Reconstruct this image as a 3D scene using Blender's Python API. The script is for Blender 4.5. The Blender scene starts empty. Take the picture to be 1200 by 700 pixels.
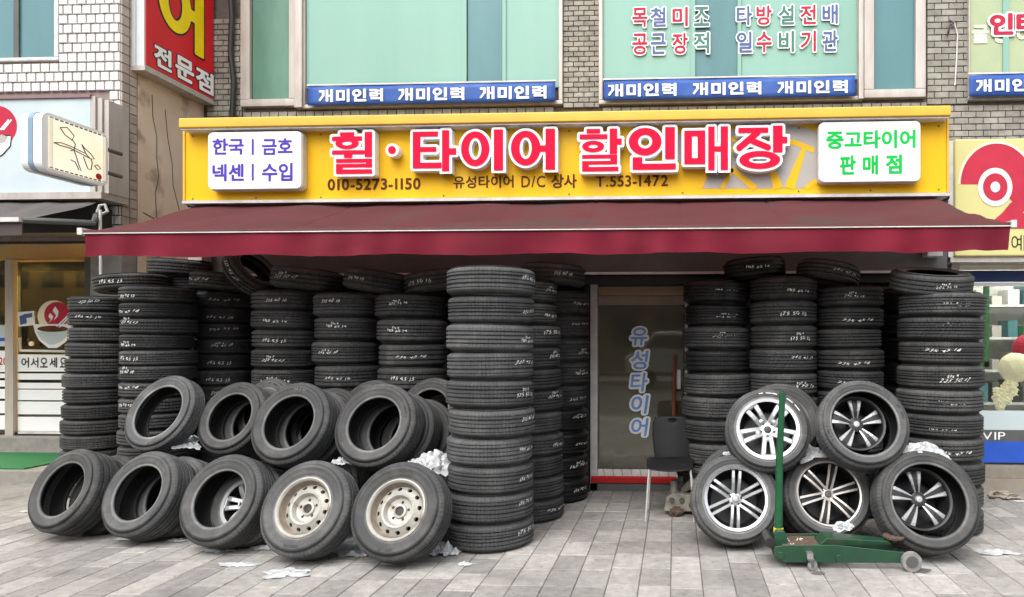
import bpy, bmesh, math, random
import numpy as np
from mathutils import Vector, Matrix, Euler, noise
random.seed(7)
S = bpy.context.scene
COL = S.collection
R_ = math.radians
PI = math.pi
# ---------------------------------------------------------------- camera
EYE = 1.54
FOC = 800.0            # focal length in pixels of a 1200 px wide picture
CX, CY = 752.0, 398.0  # principal point of the (off-centre) picture
YAW = R_(2.84)
cam = bpy.data.cameras.new('camera')
cam.sensor_width = 36; cam.lens = 36 * FOC / 1200
cam.shift_x = -(CX - 600) / 1200; cam.shift_y = (CY - 350) / 1200
cam.clip_end = 500; cam.clip_start = 0.05
camo = bpy.data.objects.new('camera', cam); COL.objects.link(camo)
camo.location = (0, 0, EYE); camo.rotation_euler = (PI / 2, 0, YAW)
S.camera = camo
# ---------------------------------------------------------------- sky, sun, exposure
SUN_EL, SUN_AZ = R_(56), R_(198)   # a veiled sun high over the street: broad soft light
w = bpy.data.worlds.new('World'); S.world = w; w.use_nodes = True
nt = w.node_tree; bg = nt.nodes['Background']
sky = nt.nodes.new('ShaderNodeTexSky'); sky.sky_type = 'NISHITA'; sky.sun_disc = False
sky.sun_elevation = SUN_EL; sky.sun_rotation = SUN_AZ; sky.air_density = 1.2; sky.dust_density = 3.0
hs = nt.nodes.new('ShaderNodeHueSaturation'); hs.inputs['Saturation'].default_value = 0.16
nt.links.new(sky.outputs[0], hs.inputs['Color']); nt.links.new(hs.outputs[0], bg.inputs[0])
bg.inputs[1].default_value = 0.15
sl = bpy.data.lights.new('sun', 'SUN'); sl.energy = 1.2; sl.angle = R_(55); sl.color = (1, .95, .88)
so = bpy.data.objects.new('sun', sl); COL.objects.link(so)
sd = Vector((math.sin(SUN_AZ) * math.cos(SUN_EL), math.cos(SUN_AZ) * math.cos(SUN_EL), math.sin(SUN_EL)))
so.rotation_euler = sd.to_track_quat('Z', 'Y').to_euler(); so.location = sd * 60
S.view_settings.view_transform = 'Standard'; S.view_settings.look = 'None'
S.view_settings.exposure = 1.22; S.view_settings.gamma = 1

# ---------------------------------------------------------------- pixel -> place
_r = Vector((math.cos(YAW), math.sin(YAW), 0)); _f = Vector((-math.sin(YAW), math.cos(YAW), 0))
def ray(px, py): return _f + _r * ((px - CX) / FOC) + Vector((0, 0, (CY - py) / FOC))
def at(px, py, Y):
    d = ray(px, py); return Vector((0, 0, EYE)) + d * (Y / d.y)
def atz(px, py, z):
    d = ray(px, py); return Vector((0, 0, EYE)) + d * ((z - EYE) / d.z)
def X(px, Y): return at(px, 398, Y).x
def Zp(py, Y, px=600): return at(px, py, Y).z
# ---------------------------------------------------------------- materials
def mat(name, c1, c2=None, rough=.6, metal=0, scale=6, bump=0, bscale=60, c3=None, s3=1.2, t3=(.55, .7), rnd=0, spec=.5, coat=0, detail=6, emit=0, coords='Object', streak=0, speck=0):
    m = bpy.data.materials.new(name); m.use_nodes = True; n = m.node_tree.nodes; L = m.node_tree.links
    b = n['Principled BSDF']; b.inputs['Roughness'].default_value = rough; b.inputs['Metallic'].default_value = metal
    b.inputs['Specular IOR Level'].default_value = spec; b.inputs['Coat Weight'].default_value = coat
    tc = n.new('ShaderNodeTexCoord'); src = n.new('ShaderNodeNewGeometry').outputs['Position'] if coords == 'World' else tc.outputs[coords]
    if streak:
        mp = n.new('ShaderNodeMapping'); mp.inputs['Scale'].default_value = (1, 1, streak); L.new(src, mp.inputs[0]); src = mp.outputs[0]
    c2 = c2 or tuple(v * .85 for v in c1)
    nz = n.new('ShaderNodeTexNoise'); nz.inputs['Scale'].default_value = scale; nz.inputs['Detail'].default_value = detail; nz.inputs['Roughness'].default_value = .62
    L.new(src, nz.inputs['Vector'])
    cr = n.new('ShaderNodeValToRGB'); cr.color_ramp.elements[0].position = .33; cr.color_ramp.elements[1].position = .67
    cr.color_ramp.elements[0].color = (*c2, 1); cr.color_ramp.elements[1].color = (*c1, 1); L.new(nz.outputs[0], cr.inputs[0])
    out = cr.outputs[0]
    if c3:
        n3 = n.new('ShaderNodeTexNoise'); n3.inputs['Scale'].default_value = s3; n3.inputs['Detail'].default_value = 8; L.new(src, n3.inputs['Vector'])
        r3 = n.new('ShaderNodeMapRange'); r3.inputs[1].default_value = t3[0]; r3.inputs[2].default_value = t3[1]; L.new(n3.outputs[0], r3.inputs[0])
        mx = n.new('ShaderNodeMix'); mx.data_type = 'RGBA'; L.new(r3.outputs[0], mx.inputs[0]); L.new(out, mx.inputs[6]); mx.inputs[7].default_value = (*c3, 1); out = mx.outputs[2]
    if speck:
        n4 = n.new('ShaderNodeTexNoise'); n4.inputs['Scale'].default_value = 26; n4.inputs['Detail'].default_value = 3; L.new(src, n4.inputs['Vector'])
        r4 = n.new('ShaderNodeMapRange'); r4.inputs[1].default_value = .63; r4.inputs[2].default_value = .70; r4.inputs[3].default_value = 1; r4.inputs[4].default_value = .6; L.new(n4.outputs[0], r4.inputs[0])
        n5 = n.new('ShaderNodeTexNoise'); n5.inputs['Scale'].default_value = .8; n5.inputs['Detail'].default_value = 4; L.new(src, n5.inputs['Vector'])
        r5 = n.new('ShaderNodeMapRange'); r5.inputs[1].default_value = .35; r5.inputs[2].default_value = .65; r5.inputs[3].default_value = .78; r5.inputs[4].default_value = 1.1; L.new(n5.outputs[0], r5.inputs[0])
        m4 = n.new('ShaderNodeMath'); m4.operation = 'MULTIPLY'; L.new(r4.outputs[0], m4.inputs[0]); L.new(r5.outputs[0], m4.inputs[1])
        v4 = n.new('ShaderNodeVectorMath'); v4.operation = 'SCALE'; L.new(out, v4.inputs[0]); L.new(m4.outputs[0], v4.inputs[3]); out = v4.outputs[0]
    if rnd:
        oi = n.new('ShaderNodeObjectInfo'); mr = n.new('ShaderNodeMapRange'); mr.inputs[3].default_value = 1 - rnd; mr.inputs[4].default_value = 1 + rnd
        L.new(oi.outputs['Random'], mr.inputs[0]); vm = n.new('ShaderNodeVectorMath'); vm.operation = 'SCALE'
        L.new(out, vm.inputs[0]); L.new(mr.outputs[0], vm.inputs[3]); out = vm.outputs[0]
    L.new(out, b.inputs['Base Color'])
    if emit: L.new(out, b.inputs['Emission Color']); b.inputs['Emission Strength'].default_value = emit
    if bump:
        nb = n.new('ShaderNodeTexNoise'); nb.inputs['Scale'].default_value = bscale; nb.inputs['Detail'].default_value = 5; L.new(src, nb.inputs['Vector'])
        bp = n.new('ShaderNodeBump'); bp.inputs['Strength'].default_value = bump; bp.inputs['Distance'].default_value = .01
        L.new(nb.outputs[0], bp.inputs['Height']); L.new(bp.outputs[0], b.inputs['Normal'])
    return m
def glass_mat(name, tint, alpha=.25, rough=.03):
    m = bpy.data.materials.new(name); m.use_nodes = True; n = m.node_tree.nodes; L = m.node_tree.links; n.clear()
    o = n.new('ShaderNodeOutputMaterial'); tr = n.new('ShaderNodeBsdfTransparent'); tr.inputs[0].default_value = (*tint, 1)
    gl = n.new('ShaderNodeBsdfGlossy'); gl.inputs['Roughness'].default_value = rough; gl.inputs[0].default_value = (.95, 1, .98, 1)
    fr = n.new('ShaderNodeFresnel'); fr.inputs[0].default_value = 1.5
    ad = n.new('ShaderNodeMath'); ad.operation = 'ADD'; ad.inputs[1].default_value = alpha; L.new(fr.outputs[0], ad.inputs[0])
    nz = n.new('ShaderNodeTexNoise'); nz.inputs['Scale'].default_value = .7; bp = n.new('ShaderNodeBump'); bp.inputs['Strength'].default_value = .12; bp.inputs['Distance'].default_value = .05
    L.new(nz.outputs[0], bp.inputs['Height']); L.new(bp.outputs[0], gl.inputs['Normal'])
    mx = n.new('ShaderNodeMixShader'); L.new(ad.outputs[0], mx.inputs[0]); L.new(tr.outputs[0], mx.inputs[1]); L.new(gl.outputs[0], mx.inputs[2]); L.new(mx.outputs[0], o.inputs[0])
    return m
def murk_glass(name, tint, murk, amt, alpha):  # olive diffuse tone stands in for the interior's murk and reflections
    m = glass_mat(name, tint, alpha); n = m.node_tree.nodes; L = m.node_tree.links; o = [x for x in n if x.type == 'OUTPUT_MATERIAL'][0]; prev = o.inputs[0].links[0].from_socket
    df = n.new('ShaderNodeBsdfDiffuse'); df.inputs[0].default_value = (*murk, 1); mx = n.new('ShaderNodeMixShader'); nz = n.new('ShaderNodeTexNoise'); nz.inputs['Scale'].default_value = 2.2; nz.inputs['Detail'].default_value = 6
    mr = n.new('ShaderNodeMapRange'); mr.inputs[1].default_value = .35; mr.inputs[2].default_value = .7; mr.inputs[3].default_value = amt * .6; mr.inputs[4].default_value = amt * 1.5
    tc = n.new('ShaderNodeTexCoord'); L.new(tc.outputs['Object'], nz.inputs['Vector']); L.new(nz.outputs[0], mr.inputs[0]); L.new(mr.outputs[0], mx.inputs[0]); L.new(prev, mx.inputs[1]); L.new(df.outputs[0], mx.inputs[2]); L.new(mx.outputs[0], o.inputs[0]); return m
def tyre_mat(name, tread, side, dust, chev=0, wsc=11):
    m = bpy.data.materials.new(name); m.use_nodes = True; n = m.node_tree.nodes; L = m.node_tree.links; b = n['Principled BSDF']
    b.inputs['Roughness'].default_value = .78; b.inputs['Specular IOR Level'].default_value = .35
    tc = n.new('ShaderNodeTexCoord'); uv = tc.outputs['UV']; sx = n.new('ShaderNodeSeparateXYZ'); L.new(uv, sx.inputs[0])
    av = n.new('ShaderNodeMath'); av.operation = 'ABSOLUTE'; L.new(sx.outputs[1], av.inputs[0])     # |v|: 0 at the tread's centre, 1 at its edge
    sm = n.new('ShaderNodeMapRange'); sm.inputs[1].default_value = .98; sm.inputs[2].default_value = 1.12; L.new(av.outputs[0], sm.inputs[0])
    nz = n.new('ShaderNodeTexNoise'); nz.inputs['Scale'].default_value = 5; nz.inputs['Detail'].default_value = 8; nz.inputs['Roughness'].default_value = .7; L.new(tc.outputs['Object'], nz.inputs['Vector'])
    oi = n.new('ShaderNodeObjectInfo'); 
    va = n.new('ShaderNodeVectorMath'); va.operation = 'ADD'; cb = n.new('ShaderNodeCombineXYZ'); ml = n.new('ShaderNodeMath'); ml.operation = 'MULTIPLY'; ml.inputs[1].default_value = 37
    L.new(oi.outputs['Random'], ml.inputs[0]); L.new(ml.outputs[0], cb.inputs[0]); L.new(tc.outputs['Object'], va.inputs[0]); L.new(cb.outputs[0], va.inputs[1]); L.new(va.outputs[0], nz.inputs['Vector'])
    mx = n.new('ShaderNodeMix'); mx.data_type = 'RGBA'; L.new(sm.outputs[0], mx.inputs[0]); mx.inputs[6].default_value = (*tread, 1); mx.inputs[7].default_value = (*side, 1)
    r3 = n.new('ShaderNodeMapRange'); r3.inputs[1].default_value = .45; r3.inputs[2].default_value = .72; r3.inputs[4].default_value = .8; L.new(nz.outputs[0], r3.inputs[0])
    m2 = n.new('ShaderNodeMix'); m2.data_type = 'RGBA'; L.new(r3.outputs[0], m2.inputs[0]); L.new(mx.outputs[2], m2.inputs[6]); m2.inputs[7].default_value = (*dust, 1)
    mr = n.new('ShaderNodeMapRange'); mr.inputs[3].default_value = .72; mr.inputs[4].default_value = 1.3; L.new(oi.outputs['Random'], mr.inputs[0])
    vm = n.new('ShaderNodeVectorMath'); vm.operation = 'SCALE'; L.new(m2.outputs[2], vm.inputs[0]); L.new(mr.outputs[0], vm.inputs[3]); 
    # the worn bead edge is paler, the shade inside the hole is painted in near black
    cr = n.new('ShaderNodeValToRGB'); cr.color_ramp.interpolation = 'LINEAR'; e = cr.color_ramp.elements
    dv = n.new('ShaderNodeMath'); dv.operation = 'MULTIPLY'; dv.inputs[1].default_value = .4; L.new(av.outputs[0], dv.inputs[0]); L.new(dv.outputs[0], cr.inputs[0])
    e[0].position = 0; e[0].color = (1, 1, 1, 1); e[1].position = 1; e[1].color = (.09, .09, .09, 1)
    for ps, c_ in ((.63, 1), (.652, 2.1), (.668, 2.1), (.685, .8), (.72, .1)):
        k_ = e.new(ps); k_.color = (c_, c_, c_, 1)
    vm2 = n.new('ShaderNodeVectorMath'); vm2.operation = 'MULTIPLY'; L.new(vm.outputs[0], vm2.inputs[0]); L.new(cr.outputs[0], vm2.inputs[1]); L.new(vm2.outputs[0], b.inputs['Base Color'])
    # sipes across the tread, as fine relief
    cu = n.new('ShaderNodeCombineXYZ'); mv = n.new('ShaderNodeMath'); mv.operation = 'MULTIPLY'; mv.inputs[1].default_value = .012; L.new(sx.outputs[1], mv.inputs[0])
    ch = n.new('ShaderNodeMath'); ch.operation = 'MULTIPLY_ADD'; ch.inputs[1].default_value = chev; L.new(av.outputs[0], ch.inputs[0]); L.new(sx.outputs[0], ch.inputs[2]); L.new(ch.outputs[0], cu.inputs[0]); L.new(mv.outputs[0], cu.inputs[1])
    wv = n.new('ShaderNodeTexWave'); wv.inputs['Scale'].default_value = wsc; wv.inputs['Distortion'].default_value = 1.2; wv.inputs['Detail'].default_value = 1; L.new(cu.outputs[0], wv.inputs['Vector'])
    th = n.new('ShaderNodeMapRange'); th.inputs[1].default_value = .05; th.inputs[2].default_value = .2; L.new(wv.outputs[0], th.inputs[0])
    inv = n.new('ShaderNodeMath'); inv.operation = 'MAXIMUM'; L.new(th.outputs[0], inv.inputs[0]); L.new(sm.outputs[0], inv.inputs[1])
    nb = n.new('ShaderNodeTexNoise'); nb.inputs['Scale'].default_value = 90; L.new(tc.outputs['Object'], nb.inputs['Vector'])
    ab = n.new('ShaderNodeMath'); ab.operation = 'MULTIPLY_ADD'; ab.inputs[1].default_value = .35; L.new(nb.outputs[0], ab.inputs[0]); L.new(inv.outputs[0], ab.inputs[2])
    bp = n.new('ShaderNodeBump'); bp.inputs['Strength'].default_value = .8; bp.inputs['Distance'].default_value = .006; L.new(ab.outputs[0], bp.inputs['Height']); L.new(bp.outputs[0], b.inputs['Normal'])
    return m
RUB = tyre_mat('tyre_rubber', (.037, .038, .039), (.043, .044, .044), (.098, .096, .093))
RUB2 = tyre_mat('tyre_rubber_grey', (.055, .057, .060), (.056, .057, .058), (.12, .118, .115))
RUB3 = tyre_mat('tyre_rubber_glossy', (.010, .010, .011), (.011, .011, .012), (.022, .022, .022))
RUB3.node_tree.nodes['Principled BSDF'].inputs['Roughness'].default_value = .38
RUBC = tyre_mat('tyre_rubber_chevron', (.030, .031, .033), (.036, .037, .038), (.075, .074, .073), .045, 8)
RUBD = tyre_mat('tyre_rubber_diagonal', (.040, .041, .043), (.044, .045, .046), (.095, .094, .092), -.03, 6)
M = dict(
 chalk=mat('chalk', (.75, .75, .72), (.42, .42, .40), rough=.9, scale=60),
 yellow=mat('yellow_sign', (.80, .47, .012), (.73, .415, .012), rough=.5, spec=.18, scale=1.5, c3=(.56, .37, .07), s3=3, t3=(.55, .85), streak=.22),
 yellow2=mat('yellow_cap', (.70, .42, .04), (.62, .36, .035), rough=.45, scale=3),
 white=mat('white_acrylic', (.80, .81, .82), (.75, .76, .78), rough=.4, spec=.25, scale=2),
 whitedirty=mat('white_dirty', (.7, .7, .69), (.5, .5, .48), rough=.5, scale=9),
 pink=mat('pink_acrylic', (.80, .008, .045), (.74, .007, .04), rough=.6, scale=2, spec=.08),
 blue=mat('banner_blue', (.035, .10, .37), (.03, .08, .30), rough=.6, spec=.25, scale=2.5, c3=(.07, .14, .38), s3=2, t3=(.5, .75)),
 violet=mat('violet_print', (.085, .05, .40), rough=.6, spec=.15), green=mat('green_print', (.004, .48, .07), rough=.6, spec=.15),
 brown=mat('brown_print', (.09, .028, .012), (.14, .055, .02), spec=.1, rough=.7),
 greyp=mat('grey_print', (.40, .37, .35), (.35, .325, .30), rough=.5, scale=4),
 red=mat('red_sign', (.62, .008, .018), (.55, .006, .016), rough=.35, scale=2),
 yel=mat('yellow_print', (.9, .68, .0), rough=.4), black=mat('black_print', (.015, .013, .012), rough=.5),
 redp=mat('red_print', (.46, .025, .06), spec=.15, rough=.6), bluep=mat('blue_print', (.05, .09, .27), rough=.5), greenp=mat('teal_print', (.035, .16, .13), rough=.5),
 door_blue=mat('door_letter_blue', (.09, .22, .58), (.2, .38, .66), rough=.5, scale=4),
 awn=mat('awning_canvas', (.135, .036, .042), (.100, .034, .038), spec=.15, rough=.85, scale=1.3, bump=.3, bscale=7, c3=(.070, .056, .053), s3=1.3, t3=(.50, .72)),
 val=mat('awning_valance', (.165, .011, .026), (.125, .010, .022), spec=.15, rough=.8, c3=(.13, .018, .026), s3=1.6, t3=(.5, .8), scale=2, bump=.2, bscale=6),
 alu=mat('aluminium_frame', (.50, .46, .43), (.38, .34, .31), rough=.45, metal=.25, scale=8, streak=.2),
 alu_w=mat('pale_trim', (.62, .62, .6), (.45, .44, .42), rough=.45, scale=7),
 mint=mat('mint_window_film', (.225, .41, .35), (.192, .362, .308), rough=.3, scale=1.3, spec=.4, coat=.06, streak=.12),
 mintd=mat('teal_window_film', (.085, .215, .235), (.065, .17, .19), rough=.25, scale=1.4, coat=.08, streak=.3),
 greeng=mat('green_window_film', (.10, .235, .165), (.07, .17, .12), rough=.25, scale=2.5, coat=.08, streak=.4),
 paleg=mat('pale_green_window', (.38, .43, .24), (.30, .38, .24), rough=.25, scale=2.2, coat=.1),
 brick=mat('grey_brick', (.32, .30, .265), (.20, .188, .165), rough=.85, scale=9, bump=.3, bscale=45, rnd=.18, c3=(.17, .12, .09), s3=1.6, t3=(.62, .8), coords='World'),
 mortar=mat('mortar', (.14, .125, .11), (.08, .07, .06), rough=.95, scale=12, bump=.3),
 tile=mat('white_wall_tile', (.66, .65, .63), (.57, .56, .55), rough=.35, scale=5, rnd=.08, bump=.1, bscale=20, coords='World', c3=(.40, .37, .33), s3=3, t3=(.6, .8)),
 tileside=mat('beige_wall_tile', (.40, .35, .30), (.30, .25, .21), rough=.5, scale=7, rnd=.1, coords='World'),
 render=mat('beige_cement', (.62, .50, .39), (.53, .42, .325), rough=.9, scale=2.2, bump=.35, bscale=18, c3=(.33, .245, .18), s3=2.6, t3=(.58, .68)),
 grout=mat('tile_grout', (.27, .22, .205), (.19, .15, .14), rough=.95, scale=10),
 dark=mat('dark_metal', (.030, .030, .029), (.02, .02, .02), rough=.5, metal=.3),
 steel=mat('grey_box_metal', (.11, .112, .11), (.075, .077, .075), rough=.55, metal=.2, scale=3),
 black_in=mat('dark_interior', (.022, .022, .02), (.012, .012, .012), rough=.9),
 paver=mat('grey_paver', (.325, .312, .294), (.225, .215, .202), rough=.88, scale=14, bump=.5, bscale=90, rnd=.26, c3=(.125, .12, .114), s3=2.6, t3=(.56, .80), detail=12, coords='World', speck=1),
 joint=mat('paver_joint', (.12, .112, .10), (.07, .065, .058), rough=1, scale=20, bump=.4),
 road=mat('asphalt', (.055, .055, .056), (.04, .04, .041), rough=.9, scale=30, bump=.3, bscale=200),
 chrome=mat('chrome', (.50, .51, .53), (.38, .38, .40), rough=.2, metal=.75, scale=10),
 alloy=mat('silver_alloy', (.40, .41, .42), (.28, .29, .30), rough=.33, metal=.6, scale=8),
 bronze=mat('machined_alloy', (.60, .565, .535), (.48, .45, .42), rough=.3, metal=.45, scale=6),
 alloyd=mat('dark_alloy', (.03, .03, .032), (.02, .02, .02), rough=.4, metal=.6, scale=9),
 steelw=mat('cream_steel_wheel', (.41, .40, .36), (.30, .29, .26), rough=.45, metal=.15, scale=9, c3=(.13, .08, .05), s3=7, t3=(.60, .74)),
 rustch=mat('rusty_channel', (.24, .20, .155), (.14, .11, .085), rough=.8, scale=14),
 jack=mat('green_jack_paint', (.013, .062, .030), (.009, .042, .021), rough=.42, scale=8, bump=.15, bscale=30, c3=(.05, .045, .035), s3=9, t3=(.55, .68)),
 jpole=mat('green_pole_paint', (.010, .092, .036), (.008, .066, .027), rough=.35, scale=9, c3=(.10, .13, .1), s3=14, t3=(.68, .75)),
 rust=mat('rust', (.12, .080, .055), (.06, .038, .025), rough=.9, scale=30, bump=.4),
 greyplastic=mat('grey_roller', (.28, .27, .26), (.16, .155, .15), rough=.6, scale=18),
 chair=mat('black_plastic', (.012, .012, .013), (.009, .009, .010), rough=.55, spec=.22, scale=8, bump=.1, bscale=200),
 castalu=mat('cast_aluminium', (.42, .39, .34), (.22, .2, .17), rough=.6, metal=.3, scale=14, bump=.3),
 plastic=mat('white_plastic_film', (.50, .51, .52), (.34, .355, .37), rough=.35, scale=9, spec=.6),
 carpet=mat('red_carpet', (.45, .012, .012), (.32, .01, .01), rough=.95, scale=40, bump=.4),
 greenm=mat('green_mat', (.012, .16, .045), (.01, .12, .035), rough=.95, scale=60, bump=.5, bscale=200),
 step=mat('stone_step', (.30, .26, .215), (.22, .19, .155), rough=.8, scale=6, bump=.2, rnd=.1),
 stepg=mat('concrete_step', (.27, .25, .23), (.2, .19, .175), rough=.9, scale=9, bump=.3),
 orange=mat('orange_bar', (.22, .07, .03), (.15, .045, .02), rough=.35, scale=10, streak=.2),
 paleblue=mat('pale_blue_sign', (.49, .56, .585), (.44, .515, .545), spec=.25, rough=.45, scale=1.5),
 cream=mat('cream_panel', (.78, .73, .58), (.7, .63, .46), rough=.35, scale=4),
 litcream=mat('lit_cream_panel', (.84, .79, .64), (.78, .70, .52), rough=.35, scale=3, emit=.3),
 lemon=mat('pale_yellow_sign', (.58, .54, .24), (.53, .49, .22), spec=.25, rough=.4, scale=1.5),
 rose=mat('rose_print', (.47, .03, .06), spec=.2, rough=.5),
 greyaw=mat('grey_awning', (.085, .075, .072), (.05, .045, .045), rough=.9, scale=2, bump=.2, bscale=6),
 bluepanel=mat('blue_panel', (.02, .09, .5), rough=.3), navy=mat('navy_header', (.015, .035, .14), rough=.3),
 wood=mat('warm_wood', (.36, .22, .09), (.25, .15, .06), rough=.5, scale=3, streak=.2),
 gold=mat('gold_reflection_tone', (.62, .43, .16), (.42, .28, .09), rough=.7, scale=1.3),  # golden reflections of the shop glass put into a wall colour
 gframe=mat('green_frame', (.10, .30, .14), rough=.4),
 tube=mat('tube_light', (1, .98, .92), rough=.3, emit=16),
 warmglow=mat('added_warm_glow', (1, .80, .45), rough=.3, emit=150),  # added light that lifts the gold behind the noodle shop glass
 stain=mat('oil_stain', (.09, .085, .08), (.13, .125, .12), rough=.6, scale=25),
 bandblue=mat('grey_blue_band', (.20, .30, .40), rough=.4),
 legchrome=mat('chair_leg_chrome', (.72, .72, .71), (.55, .55, .54), rough=.25, metal=.4),
 cable=mat('black_cable', (.015, .015, .015), rough=.6),
 sand=mat('sandstone_facade', (.70, .46, .17), (.55, .36, .13), rough=.85, scale=2),
 sand2=mat('pale_facade', (.17, .15, .11), (.13, .115, .085), rough=.85, scale=2),
 winbl=mat('far_window', (.05, .07, .08), rough=.1),
 vanp=mat('grey_van_paint', (.45, .45, .43), rough=.2, coat=.6),
 bark=mat('bark', (.09, .07, .055), rough=.95, bump=.4),
 balloon=mat('cream_lampshade', (.84, .79, .58), (.76, .69, .46), rough=.6, emit=.12),
)
_m = M['awn']; _n = _m.node_tree.nodes; _l = _m.node_tree.links   # canvas lets some daylight through
_o = [x for x in _n if x.type == 'OUTPUT_MATERIAL'][0]; _t = _n.new('ShaderNodeBsdfTranslucent'); _x = _n.new('ShaderNodeMixShader'); _x.inputs[0].default_value = .3; _t.inputs[0].default_value = (.42, .22, .20, 1)
_l.new(_n['Principled BSDF'].outputs[0], _x.inputs[1]); _l.new(_t.outputs[0], _x.inputs[2]); _l.new(_x.outputs[0], _o.inputs[0])
DOORG = murk_glass('dark_door_glass', (.5, .5, .42), (.30, .27, .18), .2, .07)
SHOPG = glass_mat('shop_glass', (.93, .95, .92), .03)
GOLDG = glass_mat('gold_reflection_glass', (.90, .74, .42), .05)  # gold tint put in for the sunlit reflections on this glass
# ---------------------------------------------------------------- mesh building
class MB:
    def __init__(s): s.v = []; s.f = []; s.mi = []; s.smooth = False
    def add(s, vs, fs, T=None):
        b = len(s.v)
        s.v += [tuple(T @ Vector(p)) for p in vs] if T else [tuple(p) for p in vs]
        s.f += [tuple(i + b for i in f) for f in fs]; return s
    def box(s, x0, x1, y0, y1, z0, z1, T=None, c=0):
        if c <= 0:
            vs = [(x, y, z) for x in (x0, x1) for y in (y0, y1) for z in (z0, z1)]
            return s.add(vs, [(0, 1, 3, 2), (4, 6, 7, 5), (0, 4, 5, 1), (2, 3, 7, 6), (0, 2, 6, 4), (1, 5, 7, 3)], T)
        # chamfer towards the front (-y): a proud face smaller than the base
        vs = [(x0, y1, z0), (x1, y1, z0), (x1, y1, z1), (x0, y1, z1), (x0, y0 + c, z0), (x1, y0 + c, z0), (x1, y0 + c, z1), (x0, y0 + c, z1),
              (x0 + c, y0, z0 + c), (x1 - c, y0, z0 + c), (x1 - c, y0, z1 - c), (x0 + c, y0, z1 - c)]
        fs = [(0, 4, 5, 1)[::-1], (1, 5, 6, 2)[::-1], (2, 6, 7, 3)[::-1], (3, 7, 4, 0)[::-1], (4, 8, 9, 5)[::-1], (5, 9, 10, 6)[::-1], (6, 10, 11, 7)[::-1], (7, 11, 8, 4)[::-1], (8, 11, 10, 9)[::-1]]
        return s.add(vs, fs, T)
    def prism(s, poly, y0, y1, T=None):     # poly in (x, z), extruded along y
        n = len(poly); vs = [(p[0], y0, p[1]) for p in poly] + [(p[0], y1, p[1]) for p in poly]
        fs = [tuple(range(n)), tuple(range(2 * n - 1, n - 1, -1))] + [(i, i + n, (i + 1) % n + n, (i + 1) % n) for i in range(n)]
        return s.add(vs, fs, T)
    def lathe(s, prof, seg=24, T=None, closed=False):   # profile (r, z) round z
        n = len(prof); vs = []; fs = []
        for k in range(seg):
            a = 2 * PI * k / seg; ca, sa = math.cos(a), math.sin(a)
            vs += [(r * ca, r * sa, z) for r, z in prof]
        for k in range(seg):
            k2 = (k + 1) % seg
            for i in range(n if closed else n - 1):
                j = (i + 1) % n; fs.append((k * n + i, k2 * n + i, k2 * n + j, k * n + j))
        return s.add(vs, fs, T)
    def tube(s, pts, r, seg=8, caps=True):
        pts = [Vector(p) for p in pts]; n = len(pts); vs = []; fs = []
        up = None
        for i, p in enumerate(pts):
            d = (pts[min(i + 1, n - 1)] - pts[max(i - 1, 0)]).normalized()
            if up is None: up = Vector((0, 0, 1)) if abs(d.z) < .9 else Vector((1, 0, 0))
            a = d.cross(up).normalized(); b = a.cross(d).normalized(); up = b
            rr = r[i] if isinstance(r, (list, tuple)) else r
            vs += [p + a * (rr * math.cos(2 * PI * k / seg)) + b * (rr * math.sin(2 * PI * k / seg)) for k in range(seg)]
        for i in range(n - 1):
            for k in range(seg):
                k2 = (k + 1) % seg; fs.append((i * seg + k, i * seg + k2, (i + 1) * seg + k2, (i + 1) * seg + k))
        if caps: fs += [tuple(range(seg))[::-1], tuple(range((n - 1) * seg, n * seg))]
        return s.add(vs, fs)
    def disc(s, c, r, axis='y', seg=20, ry=None, h=.002):
        ry = ry or r; p = [(c[0] + r * math.cos(2 * PI * k / seg), c[2] + ry * math.sin(2 * PI * k / seg)) for k in range(seg)]
        return s.prism(p, c[1], c[1] + h)
    def mesh(s, name, smooth=False):
        me = bpy.data.meshes.new(name); me.from_pydata(s.v, [], s.f); me.update()
        if smooth: me.polygons.foreach_set('use_smooth', [True] * len(me.polygons)); me.set_sharp_from_angle(angle=R_(32))
        return me
    def build(s, name, m, parent=None, world=True, smooth=False, **kw):
        me = s.mesh(name, smooth); me.materials.append(M[m] if isinstance(m, str) else m)
        return put(name, me, parent, world, **kw)
def put(name, me, parent=None, world=True, **kw):
    o = bpy.data.objects.new(name, me); COL.objects.link(o)
    if parent:
        o.parent = parent
        if world: 
            q = parent; off = Vector((0, 0, 0))
            while q: off += q.location; q = q.parent
            o.location = -off
    for k, v in kw.items(): o[k] = v
    return o
def bevel(o, wd=.006, seg=2):
    b = o.modifiers.new('bevel', 'BEVEL'); b.width = wd; b.segments = seg; b.limit_method = 'ANGLE'; b.angle_limit = R_(40)
    w_ = o.modifiers.new('wn', 'WEIGHTED_NORMAL'); return o
def thing(name, label, cat, loc=(0, 0, 0), group=None, rot=None):
    o = bpy.data.objects.new(name, None); COL.objects.link(o); o.location = loc; o['label'] = label; o['category'] = cat
    if group: o['group'] = group
    if rot: o.rotation_euler = rot
    o.empty_display_size = .1
    return o
def tag(o, label, cat, group=None):
    o['label'] = label; o['category'] = cat
    if group: o['group'] = group
    return o
ORD = ['top', 'second', 'third', 'fourth', 'fifth', 'sixth', 'seventh', 'eighth', 'ninth', 'tenth', 'eleventh', 'twelfth', 'thirteenth', 'fourteenth', 'fifteenth', 'sixteenth']
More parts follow.
